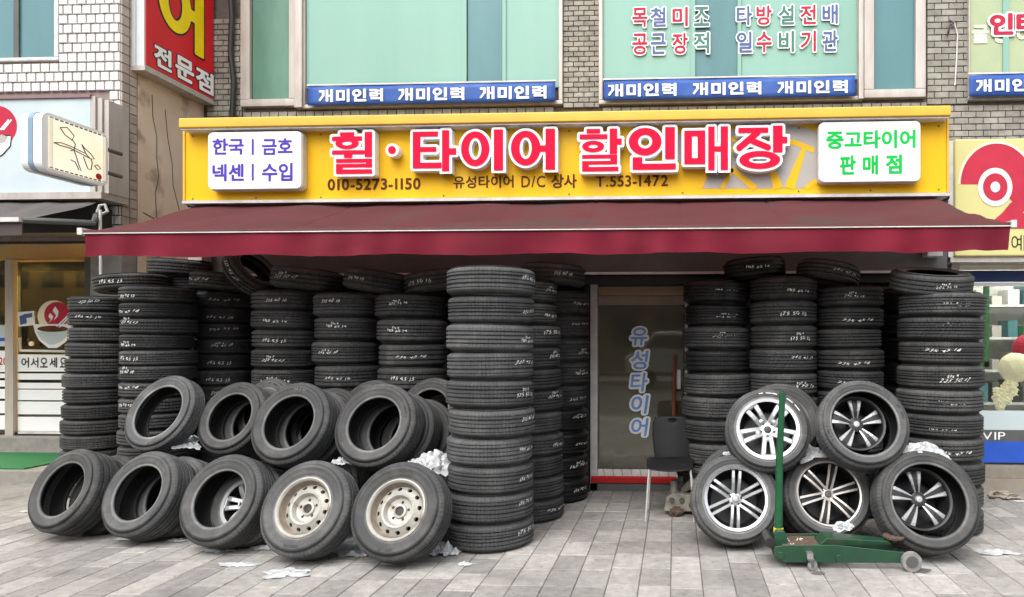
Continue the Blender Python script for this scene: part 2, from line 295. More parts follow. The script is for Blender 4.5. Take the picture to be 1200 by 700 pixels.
# ---------------------------------------------------------------- lettering: distance field -> outline -> solid letters
_tc = bpy.data.curves.new('probe', 'FONT'); _to = bpy.data.objects.new('probe', _tc); COL.objects.link(_to); _tc.resolution_u = 3
_ec = {}
def edges_of(ch):
    if ch in _ec: return _ec[ch]
    _tc.body = ch; bpy.context.view_layer.update(); dg = bpy.context.evaluated_depsgraph_get()
    ev = _to.evaluated_get(dg); me = ev.to_mesh(); cnt = {}
    for p in me.polygons:
        for k in p.edge_keys: cnt[k] = cnt.get(k, 0) + 1
    E = np.array([[*me.vertices[a].co[:2], *me.vertices[b].co[:2]] for (a, b), c in cnt.items() if c == 1])
    ev.to_mesh_clear(); _ec[ch] = E; return E
def sd_edges(E, P):
    a = E[:, :2]; b = E[:, 2:]; ab = b - a; out = np.empty(len(P)); l2 = np.maximum((ab ** 2).sum(1), 1e-12)
    for s in range(0, len(P), 2000):
        p = P[s:s + 2000, None, :]; ap = p - a; t = np.clip((ap * ab).sum(2) / l2, 0, 1)
        d = np.sqrt(((ap - t[..., None] * ab) ** 2).sum(2).min(1))
        y0 = a[:, 1] > p[..., 1]; y1 = b[:, 1] > p[..., 1]; den = np.where(ab[:, 1] == 0, 1e-9, ab[:, 1])
        xi = a[:, 0] + (p[..., 1] - a[:, 1]) * ab[:, 0] / den
        ins = ((y0 != y1) & (p[..., 0] < xi)).sum(1) % 2 == 1
        out[s:s + 2000] = np.where(ins, -d, d)
    return out
def sd_prims(prims, P, sx, sy):
    out = np.full(len(P), 9.)
    def ell(cx, cy, rx, ry):
        p = P - np.array([cx * sx, cy * sy]); r = np.array([rx * sx, ry * sy]); q0 = np.sqrt(((p / r) ** 2).sum(1)); q1 = np.sqrt(((p / r ** 2) ** 2).sum(1))
        return q0 * (q0 - 1) / np.maximum(q1, 1e-6)
    for q in prims:
        if q[0] == 'b':
            c = np.array([(q[1] + q[3]) / 2 * sx, (q[2] + q[4]) / 2 * sy]); h = np.array([abs(q[3] - q[1]) / 2 * sx, abs(q[4] - q[2]) / 2 * sy])
            d = np.abs(P - c) - h; dd = np.sqrt((np.maximum(d, 0) ** 2).sum(1)) + np.minimum(d.max(1), 0)
        elif q[0] == 's':
            a = np.array([q[1] * sx, q[2] * sy]); b = np.array([q[3] * sx, q[4] * sy]); ab = b - a
            t = np.clip(((P - a) @ ab) / (ab @ ab), 0, 1); dd = np.sqrt(((P - a - t[:, None] * ab) ** 2).sum(1)) - q[5] * sy / 2
        elif q[0] == 'g': dd = np.maximum(ell(q[1], q[2], q[3], q[4]), -ell(q[1], q[2], q[5], q[6]))
        elif q[0] in 'ef':
            p = P - np.array([q[1] * sx, q[2] * sy]); r = np.array([q[3] * sx, q[4] * sy])
            k = np.maximum(np.sqrt(((p / r) ** 2).sum(1)), 1e-6); l = np.sqrt((p ** 2).sum(1)); f = (k - 1) * np.maximum(l, 1e-6) / k
            dd = np.abs(f) - q[5] * sy / 2 if q[0] == 'e' else f
        out = np.minimum(out, dd)
    return out
def contour(D, xs, ys, mb, z, depth, fn):
    """filled marching squares of D < 0 into mb; fn maps (u, v, w) to a point"""
    ny, nx = D.shape; vid = {}
    def V(key, u, v, back=False):
        k = (key, back)
        if k not in vid:
            vid[k] = len(mb.v); mb.v.append(tuple(fn(u, v, z - (depth if back else 0))))
        return vid[k]
    def corner(i, j): return ((i, j, 'c'), xs[i], ys[j])
    def cross(i0, j0, i1, j1):
        if (i1, j1) < (i0, j0): i0, j0, i1, j1 = i1, j1, i0, j0
        d0, d1 = D[j0, i0], D[j1, i1]; t = min(max(d0 / (d0 - d1), .02), .98)
        return ((i0, j0, i1, j1), xs[i0] + (xs[i1] - xs[i0]) * t, ys[j0] + (ys[j1] - ys[j0]) * t)
    ins = D < 0
    for j in range(ny - 1):
        i = 0
        while i < nx - 1:
            q = ins[j, i] + ins[j, i + 1] + ins[j + 1, i] + ins[j + 1, i + 1]
            if q == 0: i += 1; continue
            if q == 4:
                k = i
                while k + 1 < nx - 1 and ins[j, k + 2] and ins[j + 1, k + 2]: k += 1
                mb.f.append((V(*corner(i, j)), V(*corner(k + 1, j)), V(*corner(k + 1, j + 1)), V(*corner(i, j + 1)))); i = k + 1; continue
            cs = [(i, j), (i + 1, j), (i + 1, j + 1), (i, j + 1)]; poly = []
            for a in range(4):
                c, d = cs[a], cs[(a + 1) % 4]; ci, di = ins[c[1], c[0]], ins[d[1], d[0]]
                if ci: poly.append(corner(*c))
                if ci != di: poly.append(cross(*c, *d))
            mb.f.append(tuple(V(*p) for p in poly))
            if depth:
                for a in range(len(poly)):
                    p, r = poly[a], poly[(a + 1) % len(poly)]
                    if len(p[0]) == 4 and len(r[0]) == 4: mb.f.append((V(*p), V(*p, True), V(*r, True), V(*r)))
            i += 1
def adv(ch):
    if ch == ' ': return .36
    E = edges_of(ch)
    if ord(ch) > 0x1000: return .92
    return E[:, [0, 2]].max() - E[:, [0, 2]].min() + .125 + (.14 if ch == '1' else 0)
def text_mesh(mb, txt, box, fn, w=.0, z=0, depth=0, res=26, shear=0, grow=0):
    """txt fitted into box (u0, u1, v0, v1); w: extra stroke weight in em; grow: extra in metres"""
    x = 0; pos = []
    for ch in txt:
        if ch != ' ': pos.append((ch, x if ord(ch) > 0x1000 else x - edges_of(ch)[:, [0, 2]].min() + (.07 if ch == '1' else 0)))
        x += adv(ch)
    allE = [(edges_of(c), px) for c, px in pos]
    x0 = min(E[:, [0, 2]].min() + px for E, px in allE) - w; x1 = max(E[:, [0, 2]].max() + px for E, px in allE) + w
    y0 = min(E[:, [1, 3]].min() for E, _ in allE) - w; y1 = max(E[:, [1, 3]].max() for E, _ in allE) + w
    su = (box[1] - box[0]) / (x1 - x0); sv = (box[3] - box[2]) / (y1 - y0)
    g = grow / sv
    for E, px in allE:
        m = w + g + .05
        ex0, ex1, ey0, ey1 = E[:, [0, 2]].min() - m, E[:, [0, 2]].max() + m, E[:, [1, 3]].min() - m, E[:, [1, 3]].max() + m
        nx = max(4, int((ex1 - ex0) * res)); ny = max(4, int((ey1 - ey0) * res))
        xs = np.linspace(ex0, ex1, nx); ys = np.linspace(ey0, ey1, ny); gx, gy = np.meshgrid(xs, ys)
        D = sd_edges(E, np.stack([gx.ravel(), gy.ravel()], 1)).reshape(ny, nx) - w - g
        contour(D, xs, ys, mb, z, depth, lambda u, v, zz, px=px: fn(box[0] + (u + px - x0 + shear * (v - y0)) * su, box[2] + (v - y0) * sv, zz))
def prim_mesh(mb, prims, box, fn, z=0, depth=0, grow=0, n=44):
    sx = box[1] - box[0]; sy = box[3] - box[2]; m = grow + .03 * sy
    h = (sy + 2 * m) / n; nx = int((sx + 2 * m) / h) + 2
    xs = np.linspace(-m, sx + m, nx); ys = np.linspace(-m, sy + m, n); gx, gy = np.meshgrid(xs, ys)
    D = sd_prims(prims, np.stack([gx.ravel(), gy.ravel()], 1), sx, sy).reshape(n, nx) - grow
    contour(D, xs, ys, mb, z, depth, lambda u, v, zz: fn(box[0] + u, box[2] + v, zz))
def wallfn(Y): return lambda u, v, z: (u, Y - z, v)       # lettering on a street-facing plane at depth Y
def wtext(name, txt, px, Y, m, parent, w=.02, depth=0, z=.003, res=24, shear=0, grow=0, **kw):
    """px = (x0, x1, ytop, ybot) in picture pixels on the plane at depth Y"""
    a = at(px[0], px[3], Y); b = at(px[1], px[2], Y); mb = MB()
    text_mesh(mb, txt, (a.x, b.x, a.z, b.z), wallfn(Y), w, z, depth, res, shear, grow)
    return mb.build(name, m, parent, **kw)
# ================================================================ GROUND
PW, PL = .2, .31
pave = MB().box(-14, 9, 0.2, 9.6, -.12, -.007).build('pavement', 'joint', kind='structure')
road = MB().box(-60, 60, -11.0, .05, -.3, -.13).build('road', 'road', kind='structure')
MB().box(-60, 60, .05, .198, -.3, .0).build('kerb', 'stepg', kind='structure')
MB().box(-60, 60, -14, -11.0, -.3, .0).build('far_pavement', 'stepg', kind='structure')
MB().add([(-300, -300, -.32), (300, -300, -.32), (300, 300, -.32), (-300, 300, -.32)], [(0, 1, 2, 3)]).build('ground', 'stepg', kind='structure')
def paver_mb(seed):
    r = random.Random(seed); hx, hy, c, j = PW / 2 - .0022, PL / 2 - .0022, .004, lambda: r.uniform(-.0012, .0012)
    mb = MB(); vs = [(-hx, -hy, -.03), (hx, -hy, -.03), (hx, hy, -.03), (-hx, hy, -.03), (-hx, -hy, -c), (hx, -hy, -c), (hx, hy, -c), (-hx, hy, -c),
        (-hx + c, -hy + c, j()), (hx - c, -hy + c, j()), (hx - c, hy - c, j()), (-hx + c, hy - c, j())]
    return mb.add(vs, [(0, 1, 5, 4), (1, 2, 6, 5), (2, 3, 7, 6), (3, 0, 4, 7), (4, 5, 9, 8), (5, 6, 10, 9), (6, 7, 11, 10), (7, 4, 8, 11), (8, 9, 10, 11)])
pmesh = []
for k in range(6):
    me = paver_mb(k).mesh('paver'); me.materials.append(M['paver']); pmesh.append(me)
cells = []
for i in range(-70, 45):
    rr = random.Random(i * 13 + 5); off = rr.choice([0, .5, .33, .66]) * PL
    for j in range(-3, 32):
        x, y = i * PW + .07, j * PL + off + .25
        if y < .38 or y > 8.3: continue
        px, d = 0, Vector((x, y, 0)) - Vector((0, 0, EYE)); dz = d.dot(_f)
        u = CX + FOC * d.dot(_r) / dz; v = CY - FOC * d.z / dz
        inview = -20 < u < 1220 and v < 712
        cells.append((not inview, dz, x, y))
cells.sort()
rest = MB()
for k, (nv, dz, x, y) in enumerate(cells):
    if k < 300 and not nv:
        o = put('paver', random.choice(pmesh), pave, False); o.location = (x, y, random.uniform(-.002, .001)); o.rotation_euler = (random.uniform(-.004, .004), random.uniform(-.006, .006), 0)
    elif not nv or dz < 9: rest.add([(a + x, b + y, c - .001) for a, b, c in paver_mb(k).v], paver_mb(k).f)
rest.build('paving', 'paver', pave, kind='stuff')
# ================================================================ UPPER WALL OF THE SHOP BUILDING (plane Y = WY)
WY = 8.27
def bricks(parent, region, bw, bh, m, Y, limit, frame=None, offset=.5, proud=.012, seed=1, gap=.009, T=None, name='brick'):
    """separate bricks over region (x0, x1, z0, z1) on a street-facing plane"""
    x0, x1, z0, z1 = region; meshes = {}; r = random.Random(seed); n = 0; row = 0; z = z0
    while z + bh * .6 < z1:
        x = x0 - (bw * offset if row % 2 else 0)
        while x < x1 - .01:
            a, b = max(x, x0), min(x + bw, x1)
            if b - a > bw * .15 and n < limit:
                wd = round(b - a - gap, 3); key = (wd, r.randrange(2)); hh = min(bh, z1 - z) - gap
                key = key + (round(hh, 3),)
                if key not in meshes:
                    me = MB().box(-wd / 2, wd / 2, -proud - .003 * key[1], .03, -hh / 2, hh / 2, c=.004).mesh(name); me.materials.append(M[m]); meshes[key] = me
                o = put(name, meshes[key], parent, False); p = Vector(((a + b) / 2, Y, z + bh / 2))
                if T: o.matrix_local = T @ Matrix.Translation(p)
                else: o.location = p - parent.location
                o.rotation_euler.z += r.uniform(-.01, .01); n += 1
            x += bw
        z += bh; row += 1
    return n
XL = X(142, 7)                       # side wall of the white-tiled building
UW = thing('brick_shop_building', 'grey brick upper storey with mint green windows above the yellow shop sign', 'building', (0, WY, 0))
MB().box(XL, 12, WY + .02, WY + .5, 3.1, 14).build('wall', 'mortar', UW)
MB().box(XL + .9, 12, 6.98, WY, 3.02, 3.12).build('lower_roof', 'stepg', UW)
def zr(py, px=660): return at(px, py, WY).z
def xr(px): return X(px, WY)
n = 0
n += bricks(UW, (xr(660), xr(703), zr(127), zr(-6)), .128, .062, 'brick', WY, 100, seed=2)
n += bricks(UW, (xr(1086), xr(1134), zr(123, 1100), zr(-6, 1100)), .17, .075, 'brick', WY, 80, seed=3)
n += bricks(UW, (xr(243), xr(284), zr(150, 260), zr(-6, 260)), .14, .068, 'brick', WY, 80, seed=4)
n += bricks(UW, (xr(1109), xr(1215), zr(168, 1150), zr(119, 1150)), .17, .075, 'brick', WY, 60, seed=5)
n += bricks(UW, (xr(285), xr(655), zr(138, 480), zr(127, 480)), .115, .1, 'brick', WY, 34, seed=6, offset=0)
n += bricks(UW, (xr(706), xr(1086), zr(134, 900), zr(120, 900)), .115, .11, 'brick', WY, 40, seed=7, offset=0)
def pane(name, px, m, parent, Y=WY, d=.0, **kw):
    a = at(px[0], px[3], Y); b = at(px[1], px[2], Y)
    return MB().box(a.x, b.x, Y - .012 - d, Y - d + .01, a.z, b.z).build(name, m, parent, **kw)
def frame(name, px, t, m, parent, Y=WY, d=.06, back=.03):
    """rectangular frame; px outer edges; t = (left, right, top, bottom) widths in metres"""
    a = at(px[0], px[3], Y); b = at(px[1], px[2], Y); mb = MB(); l, r, tt, bo = t
    if l: mb.box(a.x, a.x + l, Y - d, Y + back, a.z + bo, b.z - tt)
    if r: mb.box(b.x - r, b.x, Y - d, Y + back, a.z + bo, b.z - tt)
    if tt: mb.box(a.x, b.x, Y - d, Y + back, b.z - tt, b.z)
    if bo: mb.box(a.x, b.x, Y - d, Y + back, a.z, a.z + bo)
    return bevel(mb.build(name, m, parent), .006, 1)
# narrow window at the end of the building
w1 = frame('window', (285, 357, -60, 127), (.12, .17, .1, .09), 'alu', UW); w1.name = 'window'
def sub(o, parent): o.parent = parent; o.location = -parent.location - (parent.parent.location if parent.parent else Vector()); return o
def win_child(name, px, m, win, Y=WY, d=0):
    a = at(px[0], px[3], Y); b = at(px[1], px[2], Y)
    o = MB().box(a.x, b.x, Y - .012 - d, Y - d + .008, a.z, b.z).build(name, m, win); return o
win_child('pane', (297, 341, -60, 122), 'greeng', w1)
frame('window_post', (349, 361, -60, 129), (.1, 0, 0, 0), 'alu', UW, d=.09)
w2 = frame('window', (355, 660, -60, 129), (.05, .05, .05, .05), 'alu', UW, d=.05)
win_child('pane', (360, 546, -60, 104), 'mint', w2); win_child('pane', (548, 589, -60, 104), 'mintd', w2, d=-.012); win_child('pane', (591, 655, -60, 104), 'mint', w2)
win_child('mullion', (542.5, 547.5, -60, 104), 'mint', w2, d=.02); win_child('mullion', (589.5, 593.5, -60, 104), 'mint', w2, d=.02)
w3 = frame('window', (702, 1009, -60, 124), (.05, .05, .05, .05), 'alu', UW, d=.05)
win_child('pane', (706, 810, -60, 96), 'mint', w3); win_child('pane', (814, 864, -60, 96), 'mintd', w3, d=-.012); win_child('pane', (869, 1006, -60, 96), 'mint', w3)
win_child('mullion', (810, 814.5, -60, 96), 'mint', w3, d=.02); win_child('mullion', (864, 868.5, -60, 96), 'mint', w3, d=.02)
w4 = frame('window', (1011, 1083, -60, 117), (.12, .12, .1, .1), 'alu', UW)
win_child('pane', (1024, 1074, -60, 108), 'mintd', w4)
w5 = frame('window', (1133, 1330, -60, 119), (.02, .05, .05, .05), 'alu', UW, d=.05)
win_child('pane', (1136, 1320, -60, 90), 'paleg', w5)
win_child('mullion', (1174, 1181, -60, 90), 'mint', w5, d=.02)
frame('window_post', (1004, 1013, -60, 119), (.06, 0, 0, 0), 'alu', UW, d=.09)
# window lettering
L1 = '목철미조 타방설전배'; L2 = '공근장적 일수비기관'
cols1 = 'rbrg brgrb'; cols2 = 'rbrg brgrb'
xsA = [750, 771.5, 797, 822, None, 872, 895, 921, 946.5, 972]; wsA = 17
cm = dict(r='redp', b='bluep', g='greenp')
for row, (txt, cc, y0, y1) in enumerate([(L1, cols1, 9, 32), (L2, cols2, 39, 64)]):
    for i, ch in enumerate(txt):
        if ch == ' ': continue
        k = i
        x = xsA[k]; c = cc[i]; sl_ = -(x - 850) * .017; px = (x - 9, x + 9, y0 + sl_, y1 + sl_)
        o = wtext('letter', ch, px, WY, 'white', w3, w=.02, z=.035, res=26, grow=.015)
        wtext('letter', ch, px, WY, cm[c], w3, w=.022, z=.038, res=26)
for ch, x, y0, y1 in [('인', 1172, 17, 43), ('테', 1203, 15, 42)]:
    px = (x - 14, x + 14, y0, y1)
    wtext('letter', ch, px, WY, 'white', w5, w=.05, z=.035, grow=.02); wtext('letter', ch, px, WY, 'redp', w5, w=.045, z=.038)
# faded lettering behind the right-hand window
for ch, xa_ in (('굴', 1138), ('ㅎ', 1162), ('이', 1190)): wtext('window_print', ch, (xa_, xa_ + 20, 30, 52), WY, 'cream', w5, w=.04, z=.02)
# blue banners  --  heavy square letters drawn from strokes
G = {
 '개': [('b', .02, .80, .34, .93), ('b', .22, .5, .36, .93), ('s', .30, .55, .06, .16, .13), ('b', .47, .05, .61, .97), ('b', .55, .44, .80, .56), ('b', .77, .02, .92, 1)],
 '미': [('b', .05, .12, .20, .92), ('b', .05, .78, .58, .92), ('b', .45, .12, .60, .92), ('b', .05, .12, .58, .26), ('b', .76, .0, .91, 1)],
 '인': [('g', .30, .68, .29, .29, .14, .14), ('b', .74, .28, .90, 1), ('b', .14, .02, .28, .34), ('b', .14, .02, .92, .16)],
 '력': [('b', .04, .84, .54, .96), ('b', .42, .66, .55, .96), ('b', .06, .62, .54, .73), ('b', .06, .42, .19, .73), ('b', .06, .40, .58, .51), ('b', .56, .80, .80, .89), ('b', .56, .56, .80, .65), ('b', .77, .36, .92, 1), ('b', .12, .18, .92, .30), ('b', .78, 0, .92, .30)],
 '휠': [('b', .2, .915, .55, 1), ('b', .0, .80, .75, .90), ('g', .375, .735, .29, .135, .13, .052), ('b', .0, .47, .80, .565), ('b', .30, .385, .5, .5), ('b', .82, .40, 1, 1), ('b', .1, .27, 1, .355), ('b', .86, .15, 1, .355), ('b', .1, .155, 1, .235), ('b', .1, .0, .26, .235), ('b', .1, 0, 1, .10)],
 '타': [('b', .0, .88, .58, 1), ('b', .0, .05, .17, 1), ('b', .0, .48, .54, .60), ('b', .0, .05, .66, .19), ('b', .68, -.08, .84, 1.03), ('b', .78, .40, 1.0, .56)],
 '이': [('g', .32, .54, .33, .45, .15, .29), ('b', .76, -.05, .97, 1.03)],
 '어': [('g', .31, .54, .33, .45, .14, .29), ('b', .55, .44, .80, .60), ('b', .76, -.08, .97, 1.03)],
 '할': [('b', .17, .90, .50, 1), ('b', .0, .76, .68, .87), ('g', .33, .58, .27, .135, .12, .048), ('b', .74, .40, .92, 1), ('b', .85, .62, 1.04, .76), ('b', .06, .29, .92, .375), ('b', .76, .15, .92, .375), ('b', .06, .145, .92, .225), ('b', .06, -.02, .22, .225), ('b', .06, -.02, .95, .08)],
 '인2': [('g', .34, .68, .34, .33, .15, .17), ('b', .76, .25, .96, 1.02), ('b', .08, .0, .28, .30), ('b', .08, .0, .98, .14)],
 '매': [('b', .0, .12, .17, .93), ('b', .0, .80, .44, .93), ('b', .30, .12, .47, .93), ('b', .0, .12, .45, .26), ('b', .54, -.05, .68, 1.02), ('b', .66, .42, .82, .54), ('b', .82, -.05, .98, 1.02)],
 '장': [('b', .04, .86, .64, .98), ('s', .42, .86, .06, .50, .15), ('s', .33, .66, .64, .50, .14), ('b', .74, .38, .93, 1.02), ('b', .88, .60, 1.05, .75), ('g', .47, .20, .41, .215, .22, .088)],
}
def banner(px, Y, txts, label):
    a = at(px[0], px[3], Y); b = at(px[1], px[2], Y)
    t = thing('banner', label, 'banner', (a.x, Y, a.z), 'blue banners under the upper windows')
    nx, nz = 40, 4; mb = MB(); vs = []; rr = random.Random(int(px[0]))
    for j in range(nz + 1):
        for i in range(nx + 1):
            x = a.x + (b.x - a.x) * i / nx; z = a.z + (b.z - a.z) * j / nz
            y = Y - .015 + .006 * noise.noise(Vector((x * 3, z * 2, px[0])))
            if j == nz: z += .012 * noise.noise(Vector((x * 2.2, 3, px[0])))
            vs.append((x, y, z))
    mb.add(vs, [(j * (nx + 1) + i, j * (nx + 1) + i + 1, (j + 1) * (nx + 1) + i + 1, (j + 1) * (nx + 1) + i) for j in range(nz) for i in range(nx)])
    s_ = mb.build('banner_cloth', 'blue', t, smooth=True); so_ = s_.modifiers.new('s', 'SOLIDIFY'); so_.thickness = .004
    MB().box(a.x - .01, b.x + .01, Y - .022, Y + .0, b.z + .004, b.z + .022).build('top_batten', 'alu_w', t)
    for (x0, x1, s) in txts:
        n_ = len(s); wch = (x1 - x0) / n_
        slope = (-.017)
        for i, ch in enumerate(s):
            xa = x0 + wch * i + wch * .05; xb = x0 + wch * (i + 1) - wch * .05; ym = (px[2] + px[3]) / 2 + slope * ((xa + xb) / 2 - (px[0] + px[1]) / 2) + .5
            A = at(xa, ym + 7.6, Y); B = at(xb, ym - 7.2, Y); mb = MB()
            prim_mesh(mb, G[ch], (A.x, B.x, A.z, B.z), wallfn(Y), z=.026, grow=.003, n=30); mb.build('letter', 'white', t)
    return t
banner((361.5, 651, 96.5, 124.5), WY - .09, [(374, 452, '개미인력'), (467, 547, '개미인력'), (562, 643, '개미인력')], 'blue banner with white lettering under the wide window above the pink letters')
banner((707.5, 1002, 89.5, 118.5), WY - .09, [(712, 795, '개미인력'), (811, 894, '개미인력'), (910, 995, '개미인력')], 'blue banner under the window with the coloured two line lettering')
banner((1135, 1322, 85, 114), WY - .09, [(1142, 1226, '개미인력'), (1240, 1320, '개미인력')], 'blue banner with a curled corner above the pale yellow sign')
# cables on the wall
cb_ = MB(); cb_.tube([at(268, -40, WY - .06), at(272, 20, WY - .07), at(270, 60, WY - .06), at(274, 95, WY - .07), at(272, 138, WY - .06)], .032, 8)
tag(cb_.build('cable_bundle', 'cable', smooth=True), 'thick black cable bundle running down the brick strip behind the red sign', 'cable')
cb_ = MB(); cb_.tube([at(1112, 32, WY - .03), at(1118, 26, WY - .04), at(1122, 40, WY - .03), at(1121, 70, WY - .03), at(1119, 100, WY - .03)], .008, 6)
tag(cb_.build('wall_cable', 'whitedirty', smooth=True), 'thin white cable hanging on the grey brick pier near the pale yellow sign', 'cable')
cb_ = MB(); cb_.tube([at(1110, 42, WY - .03), at(1113, 30, WY - .04), at(1118, 27, WY - .05), at(1113, 24, WY - .03)], .009, 6)
tag(cb_.build('wall_cable', 'cable', smooth=True), 'short black cable loop on the grey brick pier beside the white cable', 'cable')
# ================================================================ WHITE TILED BUILDING ON THE LEFT
TB = thing('tiled_building', 'white tiled neighbouring building with beige cement side wall', 'building', (XL, 7, 0))
ztb = at(142, 300, 7).z
MB().box(-14, XL, 7.02, 11.3, 2.6, 14).build('wall', 'grout', TB)
MB().box(XL - .32, XL - .012, 7.02, 9.0, 0, 2.599).build('corner_pier', 'stepg', TB)
zt = Zp(112, 7, 60); th = .1025
# window and tiles
tw = frame('window', (-60, 69, -60, 74), (.05, .05, .05, .04), 'alu_w', TB, 7.0, d=.01)
for (x0, x1, m_) in [(-60, 19, 'mintd'), (24, 67, 'mintd')]:
    win_child('pane', (x0, x1, -60, 71), m_, tw, 7.03)
win_child('mullion', (18, 24, -60, 72), 'steel', tw, 7.02, d=.01)
nt_ = bricks(TB, (X(69, 7), XL - .004, Zp(74, 7, 60), Zp(-8, 7, 60)), .103, th, 'tile', 7.0, 90, offset=.5, proud=.006, gap=.014, seed=8, name='tile')
nt_ += bricks(TB, (X(-6, 7), XL - .004, Zp(74, 7, 60) - 3 * th, Zp(74, 7, 60)), .103, th, 'tile', 7.0, 60, offset=.5, proud=.006, gap=.014, seed=9, name='tile')
nt_ += bricks(TB, (X(128, 7), XL - .004, Zp(74, 7, 60) - 18 * th, Zp(74, 7, 60) - 3 * th), .103, th, 'tile', 7.0, 60, offset=.5, proud=.006, gap=.014, seed=10, name='tile')
# tiles round the corner on the side wall (facing +x)
sm_ = {}
for r in range(32):
    z = Zp(74, 7, 60) - 18 * th + r * th
    for k in range(2):
        y0 = 7.005 + k * .105
        if 'a' not in sm_:
            me = MB().box(-.01, .008, 0, .09, 0, th - .014).mesh('tile'); me.materials.append(M['tileside']); sm_['a'] = me
        o = put('tile', sm_['a'], TB, False); o.location = Vector((XL, y0, z)) - TB.location
sw = MB(); sw.box(XL + .0005, XL + .004, 7.22, WY, 2.0, 14); sw.build('cement_wall', 'render', TB)
MB().box(XL - .011, XL + .003, 7.015, WY + 1, 0, 1.999).build('lower_side_wall', 'render', TB)
mb = MB()
for pts in ([(7.42, 4.3), (7.44, 4.05), (7.5, 3.85), (7.49, 3.6), (7.52, 3.4), (7.47, 3.2), (7.5, 2.9), (7.53, 2.6), (7.5, 2.4), (7.52, 2.1)], [(7.62, 4.2), (7.66, 3.9), (7.73, 3.6), (7.75, 3.35), (7.84, 3.1), (7.86, 2.9), (7.95, 2.7), (8.05, 2.6), (8.2, 2.55)], [(7.3, 2.95), (7.5, 2.9), (7.75, 2.8), (7.9, 2.85), (8.2, 2.65)]):
    mb.tube([(XL + .004, y + .012 * noise.noise(Vector((y * 9, z * 9, 0))), z) for y, z in pts], .006, 5)
mb.build('crack', 'mortar', TB)
MB().box(XL - .2, 2.9, WY + .05, WY + .25, 0, 3.05).build('rear_wall', 'render', UW)
# ================================================================ THE TYRE SHOP (ground floor)
SY = 7.0
TS = thing('tyre_shop', 'dark glazed tyre shop front with grey shutter box under the red awning', 'shop', (0, SY, 0))
xs0, xs1 = X(237, 6.9), X(1102, 6.9)
o = MB().box(xs0, xs1, 6.72, 7.0, Zp(321, 6.72), Zp(296, 6.72) + .75).build('shutter_box', 'steel', TS); bevel(o, .01)
MB().box(xs0 + .02, xs1 - .02, 6.70, 6.74, Zp(326, 6.72) + .03, Zp(322, 6.72) + .02).build('shutter_rail', 'alu_w', TS)
MB().box(xs0 + .02, xs1 - .02, 6.78, 7.05, Zp(334, 6.9), Zp(325, 6.9)).build('lintel', 'dark', TS)
MB().box(xs0, xs0 + .12, 7.0, WY, 0, 3.02).build('side_wall', 'render', TS)
MB().box(xs1 - .1, xs1, 7.0, WY + 2, 0, 3.02).build('side_wall', 'steel', TS)
MB().box(xs0, xs1, 10.2, 10.3, 0, 3.0).build('back_wall', 'black_in', TS)
MB().box(xs0, xs1, 7.1, 10.2, 2.6, 2.7).build('shop_ceiling', 'black_in', TS)
MB().box(xs0, xs1, 7.1, 10.2, .05, .13).build('shop_floor', 'stepg', TS)
# glass front either side of the door
dl, dr = 700, 806
for (a, b, nmul) in [(X(237, SY) + .12, X(dl - 8, SY), 5), (X(dr + 2, SY), X(1102, SY) - .1, 4)]:
    MB().box(a, b, SY + .06, SY + .075, .13, 2.45).build('shop_window', DOORG, TS)
    for k in range(nmul + 1):
        x = a + (b - a) * k / nmul; MB().box(x - .025, x + .025, SY + .03, SY + .058, .13, 2.45).build('mullion', 'steel', TS)
    MB().box(a, b, SY + .03, SY + .056, Zp(352, SY), Zp(348, SY)).build('transom', 'steel', TS)
# door
DX0, DX1 = X(dl, SY), X(dr, SY)
D = thing('glass_door', 'dark tinted glass door of the tyre shop with vertical blue lettering', 'door', (DX0, SY, .12))
MB().box(X(693, SY), X(701, SY), SY - .08, SY + .05, .0, 2.45).build('door_frame', 'alu_w', D)
MB().box(X(686, SY), X(692, SY), SY - .12, SY + .05, .0, 2.5).build('door_post', 'dark', D)
MB().box(DX1 - .03, DX1, SY - .0, SY + .05, .13, 2.45).build('door_frame', 'alu_w', D)
zt1, zt0 = Zp(337, SY), Zp(347, SY)
MB().box(DX0 + .012, DX1 - .03, SY - .02, SY + .03, zt0, zt1).build('transom_bar', mat('orange_reflection_bar', (.50, .28, .16), (.34, .22, .16), rough=.35, metal=.3, scale=2), D)  # orange reflection on this bar is put into its colour
MB().box(DX0 + .012, DX1 - .03, SY - .012, SY + .03, Zp(358, SY), zt0 - .004).build('top_rail', mat('brown_rail', (.34, .27, .23), (.26, .2, .17), rough=.5), D)
MB().box(DX0 + .012, DX1 - .03, SY + .012, SY + .02, zt1, 2.45).build('fanlight', DOORG, D)
MB().box(DX0 + .012, DX1 - .03, SY + .012, SY + .022, Zp(551, SY), Zp(358, SY)).build('door_glass', DOORG, D)
o = MB().tube([at(791, 416, SY - .05), at(789.5, 487, SY - .05)], .02, 10).build('door_handle', 'orange', D, smooth=True)
for y_ in (420, 484): MB().tube([at(790.5, y_, SY - .05), at(790.5, y_, SY + .02)], .008, 6).build('handle_bracket', 'steel', o)
MB().box(X(792, SY), X(797.5, SY), SY - .02, SY + .01, Zp(455, SY), Zp(433, SY)).build('notice', 'whitedirty', D)
for ch, y0, y1 in [('유', 384, 405), ('성', 411, 433), ('타', 437, 459), ('이', 463, 485), ('어', 490, 511)]:
    px = (738, 757.5, y0, y1)
    wtext('letter', ch, px, SY, 'white', D, w=.05, z=.006, res=26, shear=.12, grow=.018)
    wtext('letter', ch, px, SY, 'door_blue', D, w=.018, z=.010, res=26, shear=.12)
